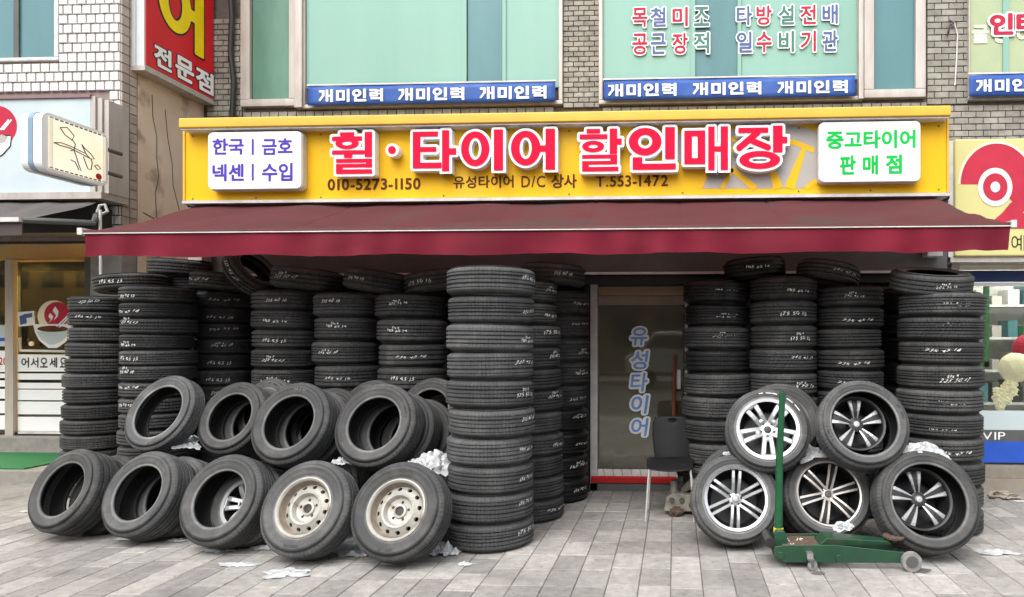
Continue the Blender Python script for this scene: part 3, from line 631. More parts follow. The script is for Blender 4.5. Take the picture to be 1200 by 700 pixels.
# threshold: tiles, red carpet, dark step
ds = MB().box(X(688, 6.9), X(800, 6.9), 6.92, 7.3, -.02, .075).build('door_step', 'steel', TS)
n_t = 9
for k in range(n_t):
    a = X(697, 6.99) + (X(793, 6.99) - X(697, 6.99)) * k / n_t; b = a + (X(793, 6.99) - X(697, 6.99)) / n_t - .006
    MB().prism([(a + .02, .125), (b + .02, .125), (b, .212), (a, .212)], SY - .035, SY - .02).build('threshold_tile', 'whitedirty', TS)
MB().box(X(693, 6.95), X(793, 6.95), 6.93, SY - .016, .076, .12).build('step_block', 'steel', TS)
cp = MB(); nn = 24; vs = []
for i in range(nn + 1):
    x = X(693, 6.93) + (X(792, 6.93) - X(693, 6.93)) * i / nn; e = .006 * noise.noise(Vector((x * 9, 0, 0)))
    vs += [(x, 6.905 + e, .085 + e), (x, 6.90 + e, .135 + e), (x, 6.92, .15), (x, SY - .02, .14)]
cp.add(vs, [(i * 4 + j, i * 4 + 4 + j, i * 4 + 5 + j, i * 4 + 1 + j) for i in range(nn) for j in range(3)])
tag(cp.build('door_carpet', 'carpet', smooth=True), 'strip of red carpet on the step of the glass door', 'carpet')
# dim things inside, seen through the door
inn = thing('storage_shelf', 'dark storage shelf with boxes inside behind the glass door', 'shelf', (DX0 + .3, 9.2, .13))
for k in range(4): MB().box(DX0 + .05, DX0 + 1.2, 9.0, 9.5, .3 + k * .5, .33 + k * .5).build('shelf_board', 'alu_w', inn)
for k in range(4):
    for q in range(3):
        r = random.Random(k * 7 + q); x = DX0 + .15 + q * .34; MB().box(x, x + .22 + r.random() * .08, 9.02, 9.4, .332 + k * .5, .45 + k * .5 + r.random() * .2).build('box', r.choice(['step', 'whitedirty', 'steelw', 'steel']), inn)
# ================================================================ YELLOW SIGN
GY = 6.55
SG = thing('shop_sign', 'long yellow shop sign with raised pink letters above the red awning', 'sign', (X(218, GY), GY, Zp(233, GY)))
sx0, sx1 = X(217.5, GY), X(1109, GY); sz0, sz1 = Zp(230.5, GY, 650), Zp(140.5, GY, 650)
o = MB().box(sx0, sx1, GY, 7.4, sz0, sz1 + .02).build('sign_panel', 'yellow', SG)
o = MB().box(X(209, GY - .14), X(1115, GY - .14), GY - .14, 7.4, Zp(143, GY - .14, 650), Zp(132.5, GY - .14, 650) + .012).build('sign_cap', 'yellow2', SG); bevel(o, .012)
MB().box(X(212, GY - .12), X(1112, GY - .12), GY - .12, GY + .0, Zp(145.6, GY - .12, 650), Zp(143.2, GY - .12, 650)).build('cap_soffit', 'whitedirty', SG)
MB().box(X(214, GY - .03), X(1113, GY - .03), GY - .04, 7.3, Zp(234.5, GY - .03, 650), Zp(231, GY - .03, 650)).build('bottom_trim', 'alu_w', SG)
for px_ in (377, 668, 935):
    MB().box(X(px_, GY), X(px_, GY) + .004, GY - .0012, GY, sz0 + .002, sz1).build('panel_joint', 'yellow2', SG)
for px_ in (226, 300, 376, 520, 667, 800, 936, 1020, 1100):
    for yy_ in (154 - (px_ - 650) * .0135, 228 - (px_ - 650) * .0125):
        q_ = at(px_, yy_, GY); MB().disc((q_.x, GY - .003, q_.z), .009, seg=10, h=.003).build('screw', 'steel', SG)
MB().box(sx0 - .02, sx0 - .001, GY - .012, 7.3, sz0, sz1).build('side_trim', 'yellow2', SG)
MB().box(sx1 + .001, sx1 + .02, GY - .012, 7.3, sz0, sz1).build('side_trim', 'yellow2', SG)
MB().box(sx0, sx1, GY + .15, 7.2, sz0 - .17, sz0 - .03).build('sign_bracket', 'dark', SG)
# printed grey wheel artwork
def sgp(px, py): return at(px, py, GY)
def poly_print(pts, m, d=.002):
    mb = MB(); P = [sgp(*p) for p in pts]; mb.add([(p.x, GY - d, p.z) for p in P], [tuple(range(len(P)))]); return mb
gp = MB(); pts = [(822, 221), (824, 208), (834, 192), (790, 189), (792, 160), (812, 149), (850, 147.5), (900, 142), (945, 142), (957, 150), (959, 215), (945, 221)]
P = [sgp(*p) for p in pts]
gp.add([(p.x, GY - .0016, p.z) for p in P], [tuple(range(len(P)))]); gp.build('printed_wheel', 'greyp', SG)
def ribbon(pts, wd, name='printed_spoke', m='yellow', d=.0032):
    mb = MB(); v = []; n_ = len(pts)
    for i, (x, y) in enumerate(pts):
        a = pts[max(0, i - 1)]; b = pts[min(n_ - 1, i + 1)]; dx, dy = b[0] - a[0], b[1] - a[1]; l = math.hypot(dx, dy); ww = wd[i] if isinstance(wd, list) else wd
        for s_ in (-1, 1):
            p = sgp(x - dy / l * ww * s_ / 2, y + dx / l * ww * s_ / 2); v.append((p.x, GY - d, p.z))
    mb.add(v, [(2 * i, 2 * i + 2, 2 * i + 3, 2 * i + 1) for i in range(n_ - 1)]); return mb.build(name, m, SG)
cx_, cy_ = 905, 262
ribbon([(cx_ + 98 * math.cos(a), cy_ + 98 * -math.sin(a)) for a in [R_(q) for q in range(60, 151, 5)]], 6)
ribbon([(cx_ + 122 * math.cos(a), cy_ + 122 * -math.sin(a)) for a in [R_(q) for q in range(60, 146, 5)]], 7, d=.0034)
for (p, q, wds) in [((943, 172), (925, 221), [5, 12]), ((905, 200), (912, 221), [7, 12]), ((856, 197), (885, 221), [6, 8]), ((858, 198), (846, 221), [5, 5]), ((870, 168), (800, 140), [5, 6]), ((820, 221), (828, 205), [5, 5]), ((957, 212), (944, 221), [6, 6])]:
    ribbon([p, q], wds, d=.0036)
# raised letters
main = [('휠', 389.5, 436), ('타', 484, 534.5), ('이', 541, 591), ('어', 600, 652), ('할', 679.5, 727), ('인2', 737, 793), ('매', 802, 854), ('장', 863, 921)]
for g, x0, x1 in main:
    xm = (x0 + x1) / 2; s_ = -(xm - 650) * .0135
    yt, yb = 151.8 + s_, 200.8 + s_
    if g in '이어타': yt += .5; yb -= 3
    FYl = GY - .10
    a = at(x0, yb, FYl); b = at(x1, yt, FYl); box = (a.x, b.x, a.z, b.z)
    mb = MB(); prim_mesh(mb, G[g], box, wallfn(FYl), z=0, depth=.098, grow=.026, n=62); lt = mb.build('raised_letter', 'white', SG)
    mb = MB(); prim_mesh(mb, G[g], box, wallfn(FYl), z=.006, depth=.005, grow=.001, n=70); mb.build('letter_face', 'pink', lt)
a = at(459.5, 176, GY - .10); lt = MB().disc((a.x, a.y, a.z), .064, seg=28, h=.098).build('raised_dot', 'white', SG)
MB().disc((a.x, a.y - .006, a.z), .038, seg=24, h=.005).build('dot_face', 'pink', lt)
wtext('letter', '010-5273-1150', (384, 493, 208.5, 223.5), GY, 'brown', SG, w=.03, res=26)
wtext('letter', '유성타이어', (531, 602, 205.5, 221), GY, 'brown', SG, w=.022, res=26)
wtext('letter', 'D/C', (611, 639, 206, 220), GY, 'brown', SG, w=.012, res=26)
wtext('letter', '상사', (646, 676, 204, 221), GY, 'brown', SG, w=.03, res=26)
wtext('letter', 'T.553-1472', (698, 783, 205, 219.5), GY, 'brown', SG, w=.022, res=26)
def rrect(x0, x1, z0, z1, r, n=6):
    p = []
    for cx, cz, a0 in ((x1 - r, z1 - r, 0), (x0 + r, z1 - r, 90), (x0 + r, z0 + r, 180), (x1 - r, z0 + r, 270)):
        p += [(cx + r * math.cos(R_(a0 + 90 * k / n)), cz + r * math.sin(R_(a0 + 90 * k / n))) for k in range(n + 1)]
    return p
def lightbox(px, lines, m, w_):
    Y = GY - .11; a = at(px[0], px[3], Y); b = at(px[1], px[2], Y)
    o = MB().prism(rrect(a.x, b.x, a.z, b.z, .05), Y, GY - .001).build('light_box', 'white', SG); bevel(o, .008)
    MB().prism(rrect(a.x - .004, b.x + .004, a.z - .004, b.z + .004, .052), Y + .03, GY - .02).build('box_rim', 'alu_w', o)
    for txt, p in lines: 
        q = at(p[0], p[3], Y); r = at(p[1], p[2], Y); mb = MB(); text_mesh(mb, txt, (q.x, r.x, q.z, r.z), wallfn(Y), w_, .002, 0, 28); mb.build('letter', m, o)
lightbox((243.5, 353, 153.5, 222.5), [('한국', (249, 286, 162, 182)), ('금호', (307, 343, 162, 182)), ('넥센', (249, 286, 192, 213)), ('수입', (307, 343, 191, 213)), ('I', (295, 297.5, 163, 182)), ('I', (295, 297.5, 192, 212))], 'violet', .03)
lightbox((960, 1079, 141.5, 214), [('중고타이어', (968, 1073, 152, 175)), ('판', (984, 1003, 182, 205)), ('매', (1011, 1029, 182, 205)), ('점', (1038, 1057, 181, 204))], 'green', .035)
# ================================================================ RED AWNING
AW = thing('awning', 'long dark red canvas awning over the tyre stacks', 'awning', (0, 6.7, 2.3))
by, fy = 6.68, 5.42
bl = at(233, 238, by); br = at(1094, 231.5, by); fl = at(103, 269, fy); fr_ = at(1181, 263.5, fy)
zb = (bl.z + br.z) / 2; zf = (fl.z + fr_.z) / 2; bl.z = br.z = zb; fl.z = fr_.z = zf
nu, nv = 320, 14; vs = []
for j in range(nv + 1):
    t = j / nv
    for i in range(nu + 1):
        u = i / nu; p = (bl.lerp(br, u)).lerp(fl.lerp(fr_, u), t)
        sag = -.035 * math.sin(PI * t) * (1 + .5 * math.sin(u * 30))
        ridge = .012 * math.sin((u * 46 + t * 5.5) + 2 * noise.noise(Vector((u * 7, t * 2, 1)))) * t * (1 - t) * 3 + .035 * noise.noise(Vector((u * 22 + t * 6, t * 2.2, 4))) * min(1, 5 * t * (1 - t))
        q_ = (u * 9.0) % 1; seam = -.010 * math.exp(-((min(q_, 1 - q_)) / .012) ** 2)
        p.z += sag + ridge + seam; vs.append(tuple(p))
mb = MB(); mb.add(vs, [(j * (nu + 1) + i, j * (nu + 1) + i + 1, (j + 1) * (nu + 1) + i + 1, (j + 1) * (nu + 1) + i) for j in range(nv) for i in range(nu)])
o = mb.build('canopy_fabric', 'awn', AW, smooth=True)
mb = MB(); vs = []; nu2 = 160
for j in range(7):
    for i in range(nu2 + 1):
        u = i / nu2; p = fl.lerp(fr_, u); t = j / 6
        y = p.y - .04 + .02 * t * noise.noise(Vector((u * 26, t, 7))) + .022 * t * math.sin(u * 95 + 3 * math.sin(u * 20))
        vs.append((p.x + (.012 if u in (0,) else 0) - (.02 * t if i == nu2 else 0), y, p.z - .035 - .185 * t + .008 * t * math.sin(u * 40) + .006 * t * noise.noise(Vector((u * 60, 2, 2)))))
mb.add(vs, [(j * (nu2 + 1) + i, j * (nu2 + 1) + i + 1, (j + 1) * (nu2 + 1) + i + 1, (j + 1) * (nu2 + 1) + i) for j in range(6) for i in range(nu2)])
o = mb.build('valance', 'val', AW, smooth=True)
MB().box(fl.x - .01, fr_.x + .01, fy - .045, fy + .03, zf - .034, zf + .0).build('front_bar', mat('bar_red', (.12, .035, .035), (.09, .03, .03), rough=.5), AW)
MB().tube([(fl.x - .01, fy - .05, zf - .03), (fr_.x + .01, fy - .05, zf - .03)], .005, 6).build('front_piping', 'alu_w', AW)
for x in (fl.x - .02, fr_.x + .02): MB().box(x - .02, x + .02, fy - .06, fy + .035, zf - .04, zf + .015).build('end_cap', 'whitedirty', AW)
MB().tube([(xs0, by + .02, zb + .01), (xs1, by + .02, zb + .01)], .04, 12).build('roller_tube', 'dark', AW)
for x in (xs0 + .7, -1.6, .6, xs1 - .4):
    MB().tube([(x, 6.7, 2.52), (x + .45, 6.05, 2.47), (x, fy + .03, zf - .03)], .022, 8).build('folding_arm', 'steel', AW)
for x, m_ in ((X(1095, 6.6), 'alu_w'), (X(230, 6.6), 'alu_w')): 
    MB().box(x - .07, x + .07, 6.58, 6.72, 2.33, 2.47).build('wall_bracket', m_, AW)
# ================================================================ TYRES
def tyre_mesh(R, W, rb, gro, seg=72, m=None):
    """axis z; tread half width t; gro = grooves as (centre, width, depth) in fractions of the half tread"""
    t = W * .355; k = W / 2; h = R - rb; pr = []   # (r, z, v)
    pr += [(rb + .004, k * .70, 1.9), (rb, k * .80, 1.8), (rb + .004, k * .87, 1.7), (rb + .012, k * .90, 1.66), (rb + .016, k * .885, 1.64), (rb + .02, k * .93, 1.6), (rb + h * .35, k * .99, 1.45), (rb + h * .55, k, 1.35),
           (rb + h * .56, k + .0015, 1.34), (rb + h * .60, k + .0015, 1.33), (rb + h * .61, k, 1.32), (rb + h * .76, k * .985, 1.2), (R - .052, k * .94, 1.12), (R - .028, k * .885, 1.07), (R - .012, k * .81, 1.02), (R - .003, t, 1)]
    g = sorted(gro, reverse=True)
    pr.append((R - .0005, t * .93, .93))
    for c, wd, dp in g:
        pr += [(R, t * (c + wd / 2) + .0015, c + wd / 2), (R - dp, t * (c + wd / 2) - .0005, c + wd / 2), (R - dp, t * (c - wd / 2) + .0005, c - wd / 2), (R, t * (c - wd / 2) - .0015, c - wd / 2)]
    pr.append((R - .0005, -t * .93, -.93))
    for r, z, v in pr[15::-1]: pr.append((r, -z, -v))
    pr += [(rb + .02, -k * .70, -2.0), (R - .03, -k * .78, -2.2), (R - .016, -k * .5, -2.4), (R - .015, 0, 2.5), (R - .016, k * .5, 2.4), (R - .03, k * .78, 2.2), (rb + .02, k * .70, 2.0)]
    n = len(pr); vs = []; fs = []
    for s in range(seg):
        a = 2 * PI * s / seg; ca, sa = math.cos(a), math.sin(a); vs += [(r * ca, r * sa, z) for r, z, _ in pr]
    for s in range(seg):
        s2 = (s + 1) % seg
        for i in range(n): j = (i + 1) % n; fs.append((s * n + i, s * n + j, s2 * n + j, s2 * n + i))
    me = bpy.data.meshes.new('car_tyre'); me.from_pydata(vs, [], fs); me.update()
    uv = me.uv_layers.new(name='UVMap'); C = 2 * PI * R; V_ = np.array([q[2] for q in pr])
    arr = np.zeros((len(fs) * 4, 2)); q = 0
    for s in range(seg):
        u0, u1 = C * s / seg, C * (s + 1) / seg
        for i in range(n):
            j = (i + 1) % n; arr[q] = (u0, V_[i]); arr[q + 1] = (u0, V_[j]); arr[q + 2] = (u1, V_[j]); arr[q + 3] = (u1, V_[i]); q += 4
    uv.data.foreach_set('uv', arr.ravel())
    sh = np.ones(len(fs), bool)
    ng = 4 * len(g)
    for s in range(seg):
        for i in range(16, 17 + ng): sh[s * n + i] = False
    me.polygons.foreach_set('use_smooth', sh)
    me.materials.append(m or RUB); return me
GRO = [[(.60, .13, .012), (.20, .14, .012), (-.20, .14, .012), (-.60, .13, .012)],
       [(.56, .17, .013), (0, .15, .013), (-.56, .17, .013)],
       [(.78, .05, .008), (.44, .16, .012), (.06, .07, .009), (-.36, .16, .012), (-.75, .06, .008)],
       [(.66, .11, .012), (.34, .06, .008), (.08, .15, .012), (-.28, .15, .012), (-.66, .09, .010)]]
_tm = {}
def get_tyre(R, W, v=0, rim=.62, m=None):
    key = (round(R, 3), round(W, 3), v, round(rim, 2), m.name if m else '')
    if key not in _tm: _tm[key] = tyre_mesh(R, W, R * rim, GRO[v], m=m)
    return _tm[key]
CH = ['205 55 16', '215 60 16', '225 45 17', '195 65 15', '185 65 14', '235 45 18', '225 50 17', '155 70 13', '175 50 15', '245 45 19']
_cm = {}
def chalk(R, k, two=False, size=.027):
    size = (.021, .030, .026, .034, .024)[k % 5]
    key = (round(R, 2), k, two)
    if key in _cm: return _cm[key]
    mb = MB(); r = random.Random(k * 3 + two)
    def fn(u, v, z):
        a = -PI / 2 + u / R; v2 = v + .005 * math.sin(u * 23 + k) + .004 * math.sin(u * 120 + 3 * k); u = u + .004 * math.sin(v * 160 + u * 70 + k); return ((R + .0012) * math.cos(a), (R + .0012) * math.sin(a), v2)
    L = .15 + .12 * r.random()
    text_mesh(mb, CH[k % len(CH)], (-L / 2, L / 2, -size * .45, size * .45), fn, (.004, .022, .012)[k % 3], 0, 0, 13, shear=(.1, .4, .6, .25)[k % 4])
    if two: text_mesh(mb, CH[(k * 7 + 3) % len(CH)][:5], (-L / 4, L / 8, size * .75, size * 1.4), fn, .028, 0, 0, 11, shear=.2)
    me = mb.mesh('chalk_mark'); me.materials.append(M['chalk']); _cm[key] = me; return me
def add_chalk(o, R, ang, rot, k, two=False):
    c = put('chalk_mark', chalk(R, k, two), o, False); c.rotation_euler = (0, 0, R_(ang) - rot)
    return c
def stack(desc, px, top, Y, D, pitch, grp, mark=None, drift=0, wob=.014, mats=None, var=None, front=True, seed=0, n=None, rim=.62):
    """a column of tyres standing on the ground; px / top: its middle and top edge in the picture"""
    r = random.Random(seed + int(px)); x = X(px, Y); zt_ = at(px, top, Y - D / 2).z
    n = n or max(1, round(zt_ / pitch)); W = zt_ / n; R = D / 2; v0 = var if var is not None else r.randrange(4)
    for i in range(n):
        v = v0 if r.random() < .6 else r.randrange(4); mm = (mats(i) if mats else (RUB, RUB, RUBC, RUB, RUBD, RUB, RUBC, RUB)[r.randrange(8)])
        me = get_tyre(R, W * 1.0, v, rim, mm); o = bpy.data.objects.new('car_tyre', me); COL.objects.link(o); z = zt_ - W * (i + .5)
        rot = r.uniform(0, 2 * PI); fr = 1 - i / n
        o.location = (x + r.uniform(-wob, wob) - drift * (i / n), Y + r.uniform(-wob, wob), z); o.rotation_euler = (r.uniform(-.012, .012), r.uniform(-.018, .018), rot)
        s_ = r.uniform(.975, 1.015); o.scale = (s_, s_, .992)
        which = 'top tyre' if i == 0 else ('bottom tyre' if i == n - 1 else ORD[i] + ' tyre from the top')
        tag(o, f'{which} of the {desc}', 'tyre', grp)
        if mark and i <= mark[2]:
            if r.random() < .86:
                c = add_chalk(o, R, mark[0] + r.uniform(-mark[1], mark[1]), rot, r.randrange(10), r.random() < .3); c.location.z = r.uniform(-.03, .035); c.rotation_euler.x = r.uniform(-.0, .0)
GL = 'tyres piled in tall stacks'
g2 = lambda i: RUB2
stack('leaning stack beside the noodle shop door', 124, 346, 6.62, .60, .152, GL, mark=(14, 4, 1), drift=.12, wob=.006, seed=1)
stack('stack in front of the cracked beige wall', 186, 334, 6.15, .60, .150, GL, mark=(-16, 4, 7), seed=2)
stack('recessed third stack from the noodle shop', 262, 341, 6.72, .57, .152, GL, mark=(32, 6, 9), seed=3)
stack('fourth stack from the noodle shop, chalked low', 335, 339, 6.35, .60, .185, GL, mark=(12, 9, 9), seed=4)
stack('stack behind nested tyres', 408, 342, 6.27, .60, .212, GL, mark=(-2, 8, 9), seed=5)
stack('short chalked stack touching the front column', 483, 344, 6.15, .62, .214, GL, mark=(8, 13, 9), seed=6)
stack('hidden stack behind tall front column', 561, 321, 6.64, .60, .205, GL, seed=7)
stack('tall front column of grey tyres', 576, 310.5, 5.13, .65, .206, GL, mark=(73, 5, 9), n=10, mats=g2, wob=.012, seed=8, drift=.008)
stack('stack behind front column, door side', 613, 328, 5.92, .62, .178, GL, mark=(68, 7, 12), seed=9, drift=-.05)
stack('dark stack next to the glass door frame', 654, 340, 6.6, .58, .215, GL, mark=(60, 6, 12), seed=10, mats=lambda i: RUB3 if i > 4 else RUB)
stack('glossy stack between door and wheels', 839, 327, 6.3, .61, .206, GL, mark=(14, 6, 2), seed=11, mats=lambda i: RUB3 if i in (0, 1, 3) else RUB)
stack('stack above the upper silver wheel', 918, 323, 6.2, .60, .206, GL, mark=(18, 12, 9), seed=12)
stack('third stack from the glass door, narrow', 994, 334, 6.2, .58, .187, GL, mark=(-3, 9, 9), seed=13)
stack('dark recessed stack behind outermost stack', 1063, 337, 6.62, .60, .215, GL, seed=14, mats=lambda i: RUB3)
stack('outermost stack beside bright shop window', 1102, 341, 5.7, .665, .190, GL, mark=(-14, 13, 12), seed=15)
# loose tyres lying on the stacks
def loose(px, py, Y, D, W, rot, label, m=None, v=1, ch=None):
    R = D / 2; p = at(px, py, Y); o = bpy.data.objects.new('car_tyre', get_tyre(R, W, v, .62, m or RUB)); COL.objects.link(o)
    o.location = p; o.rotation_euler = Euler([R_(a) for a in rot]); tag(o, label, 'tyre', 'loose tyres lying on top of the stacks')
    if ch is not None: add_chalk(o, R, ch[0], 0, ch[1], ch[2] if len(ch) > 2 else False)
    return o
loose(155, 333, 6.3, .60, .15, (0, -5, 0), 'thin loose tyre bridging the leaning stack and the next one', ch=(5, 3))
loose(214, 315, 6.7, .60, .16, (0, 3, 0), 'highest loose tyre against the beige cement wall')
loose(226, 334, 6.78, .56, .14, (0, 0, 0), 'half hidden loose tyre under the highest loose tyre')
loose(258, 330, 6.35, .50, .16, (0, 4, 0), 'small loose tyre between the beige wall and a tipped tyre', ch=(-20, 5))
loose(295, 320, 6.3, .52, .17, (8, 52, 0), 'steeply tipped loose tyre wedged under the awning', ch=(-10, 2))
loose(360, 328, 6.3, .62, .20, (0, 6, 0), 'dark loose tyre with two chalk lines on the fourth stack', ch=(-10, 6, True))
loose(445, 331, 6.2, .62, .20, (0, 9, 0), 'loose tyre sloping down towards the front column', ch=(-18, 7))
loose(512, 332, 6.2, .58, .19, (0, -8, 0), 'loose tyre with orange marking peeking out beside the front column', ch=(-14, 8))
loose(648, 323, 6.35, .60, .19, (0, 3, 0), 'loose tyre on the two stacks beside the door frame', ch=(28, 1))
loose(884, 316, 6.3, .56, .18, (0, -5, 0), 'black loose tyre above the glossy stack by the door', m=RUB3, ch=(0, 4))
loose(970, 322, 6.25, .56, .17, (-4, 11, 0), 'sloping loose tyre across the two middle stacks near the wheels', ch=(18, 9))
loose(1091, 330, 5.72, .64, .17, (13, 2, 0), 'tilted tyre with its open hole showing on the outermost stack', ch=(2, 0, True))
# ---------------------------------------------------------------- leaning tyres and wheels in front
def basis(alpha, lean, roll=0):
    """rotation that turns +z towards the street (and up by lean), turned by alpha about the vertical"""
    a, l = R_(alpha), R_(lean); nrm = Vector((-math.sin(a) * math.cos(l), -math.cos(a) * math.cos(l), math.sin(l)))
    return nrm.to_track_quat('Z', 'Y').to_matrix().to_4x4() @ Matrix.Rotation(R_(roll), 4, 'Z')
GN = 'used tyres leaning in nested rows'
def side_letters(o, R, W, rim, seed):
    r = random.Random(seed); mb = MB(); rb = R * rim; h = R - rb; r0 = rb + h * .40; z = W / 2 * .998
    for c0 in (r.uniform(0, 2 * PI), ):
        for c in (c0, c0 + PI):
            a = c
            for k in range(9):
                da = r.uniform(.035, .06); 
                if r.random() < .85:
                    v = []
                    for rr_, zz in ((r0, z), (r0 + .018, z + .002)):
                        for aa in (a, a + da * .72): v.append((rr_ * math.cos(aa), rr_ * math.sin(aa), zz + .0012))
                    mb.add(v, [(0, 1, 3, 2)])
                    v2 = [(x, y, zz - .004) for x, y, zz in v]; mb.add(v + v2, [(0, 4, 5, 1), (1, 5, 7, 3), (3, 7, 6, 2), (2, 6, 4, 0)])
                a += da
    me = mb.mesh('raised_lettering'); me.materials.append(RUB2); put('raised_lettering', me, o, False, kind='stuff')
def lean_tyre(px, py, D, W, alpha, lean, z=None, Y=None, label='', m=None, v=0, rim=.62, layers=(), grp=GN, name='car_tyre', roll=0):
    """px, py: middle of the front face in the picture; resting height z of that middle or depth Y"""
    R = D / 2; T = basis(alpha, lean, roll); nrm = Vector((T[0][2], T[1][2], T[2][2]))
    if z is None and Y is None: z = R * math.cos(R_(lean)) + W * math.sin(R_(lean))
    p = atz(px, py, z) if Y is None else at(px, py, Y)
    o = bpy.data.objects.new(name, get_tyre(R, W, v, rim, m or RUB2)); COL.objects.link(o); o.matrix_world = Matrix.Translation(p - nrm * W / 2) @ T
    tag(o, label, 'tyre', grp); side_letters(o, R, W, rim, int(px))
    for k, (dx, dz, lab, mm) in enumerate(layers):
        q = bpy.data.objects.new(name, get_tyre(R * .99, W, (v + k + 1) % 4, rim, mm or RUB)); COL.objects.link(q)
        q.matrix_world = Matrix.Translation(p - nrm * (W / 2 + (k + 1) * (W + .012)) + Vector((dx, 0, dz))) @ basis(alpha - 2 * k, lean + 1.5 * k, 40 * k); tag(q, lab, 'tyre', grp)
    return o, p, nrm, T
lean_tyre(70, 573, .65, .24, 14, 24, label='leftmost front tyre lying against the row, empty and dark', v=1, layers=[(.06, .02, 'tyre nested behind the leftmost front tyre', None)], m=RUB)
lean_tyre(159, 577, .655, .23, 12, 25, label='second front tyre, another tyre showing through its hole', v=2, layers=[(.03, .03, 'tyre seen through the hole of the second front tyre', None)], m=RUB2)
o3, p3, n3, T3 = lean_tyre(255, 584, .67, .21, 10, 25, label='front tyre with a silver alloy wheel showing inside it', v=0, rim=.60, m=RUB2)
lean_tyre(184, 482, .66, .16, 12, 26, Y=5.42, label='upper tyre left of the white film, stack showing through its hole', v=3, m=RUB2, rim=.66)
lean_tyre(268, 488, .62, .19, 10, 24, Y=5.42, label='upper tyre partly hidden by the larger one beside it', v=0, m=RUB2, layers=[(.05, .02, 'tyre nested behind the partly hidden upper tyre', RUB2), (.10, .08, 'rearmost tyre with its crown showing above the upper row', RUB2)])
lean_tyre(337, 494, .65, .19, 9, 24, Y=5.02, label='large upper tyre resting over the two front steel wheels', v=1, m=RUB2, layers=[(.03, .02, 'tyre with chalk nested behind the large upper tyre', None), (.02, .10, 'third tyre deep behind the large upper tyre', None)])
lean_tyre(437, 496, .65, .19, 8, 24, Y=4.97, label='upper tyre next to the tall front column, tunnel of tyres behind', v=2, m=RUB2, layers=[(.05, .01, 'first tyre nested behind the upper tyre by the column', RUB2), (.12, .02, 'second tyre nested behind the upper tyre by the column', None)])
lean_tyre(428, 484, .60, .19, 14, 22, Y=5.62, label='rear tyre peeking over between the two upper front tyres', v=3, m=RUB2)
lean_tyre(500, 482, .60, .19, 14, 20, Y=5.6, label='rear tyre beside the tall front column above the plastic film', v=3, m=RUB2)
lean_tyre(305, 480, .60, .19, 18, 22, Y=5.75, label='rear tyre whose crown shows above the upper row of tyres', v=0, m=RUB2)
lean_tyre(150, 548, .58, .18, 20, 22, Y=5.95, label='low rear tyre glimpsed above the second front tyre', v=0)
# ---- wheel rims
def rim_prof(rr, d, lip=.012):
    return [(rr - .012, 0.0), (rr - .002, .004), (rr + .004, 0), (rr + .006, -.006), (rr - .004, -.014), (rr - .014, -.018), (rr - .022, -.05), (rr - .045, -.09), (rr - .048, -.12), (rr - .02, -d + .02), (rr + .003, -d), (rr - .006, -d - .002), (rr - .028, -d + .025), (rr - .056, -.12), (rr - .053, -.09), (rr - .028, -.045), (rr - .020, -.014), (rr - .015, -.003)]
def spoke_bar(r0, r1, w0, w1, ang, off0, off1, z0, z1, th=.022):
    """one bar from the hub to the rim in the wheel's plane"""
    ca, sa = math.cos(ang), math.sin(ang); mb = MB(); top = []; bot = []
    nseg = 5
    for k in range(nseg + 1):
        t = k / nseg; r = r0 + (r1 - r0) * t; ww = (w0 + (w1 - w0) * t) / 2; of = off0 + (off1 - off0) * t; z = z0 + (z1 - z0) * t + .012 * math.sin(PI * t)
        for s_, e, zz in ((-1, 1, z - .005), (-1, .65, z), (1, .65, z), (1, 1, z - .005), (1, .8, z - th), (-1, .8, z - th)):
            q = of + s_ * ww * e; top.append((r * ca - q * sa, r * sa + q * ca, zz))
    fs = []
    for k in range(nseg):
        for a in range(6): b = (a + 1) % 6; fs.append((k * 6 + a, k * 6 + b, (k + 1) * 6 + b, (k + 1) * 6 + a)[::-1])
    fs += [tuple(range(6)), tuple(range(nseg * 6, nseg * 6 + 6))[::-1]]
    return mb.add(top, fs)
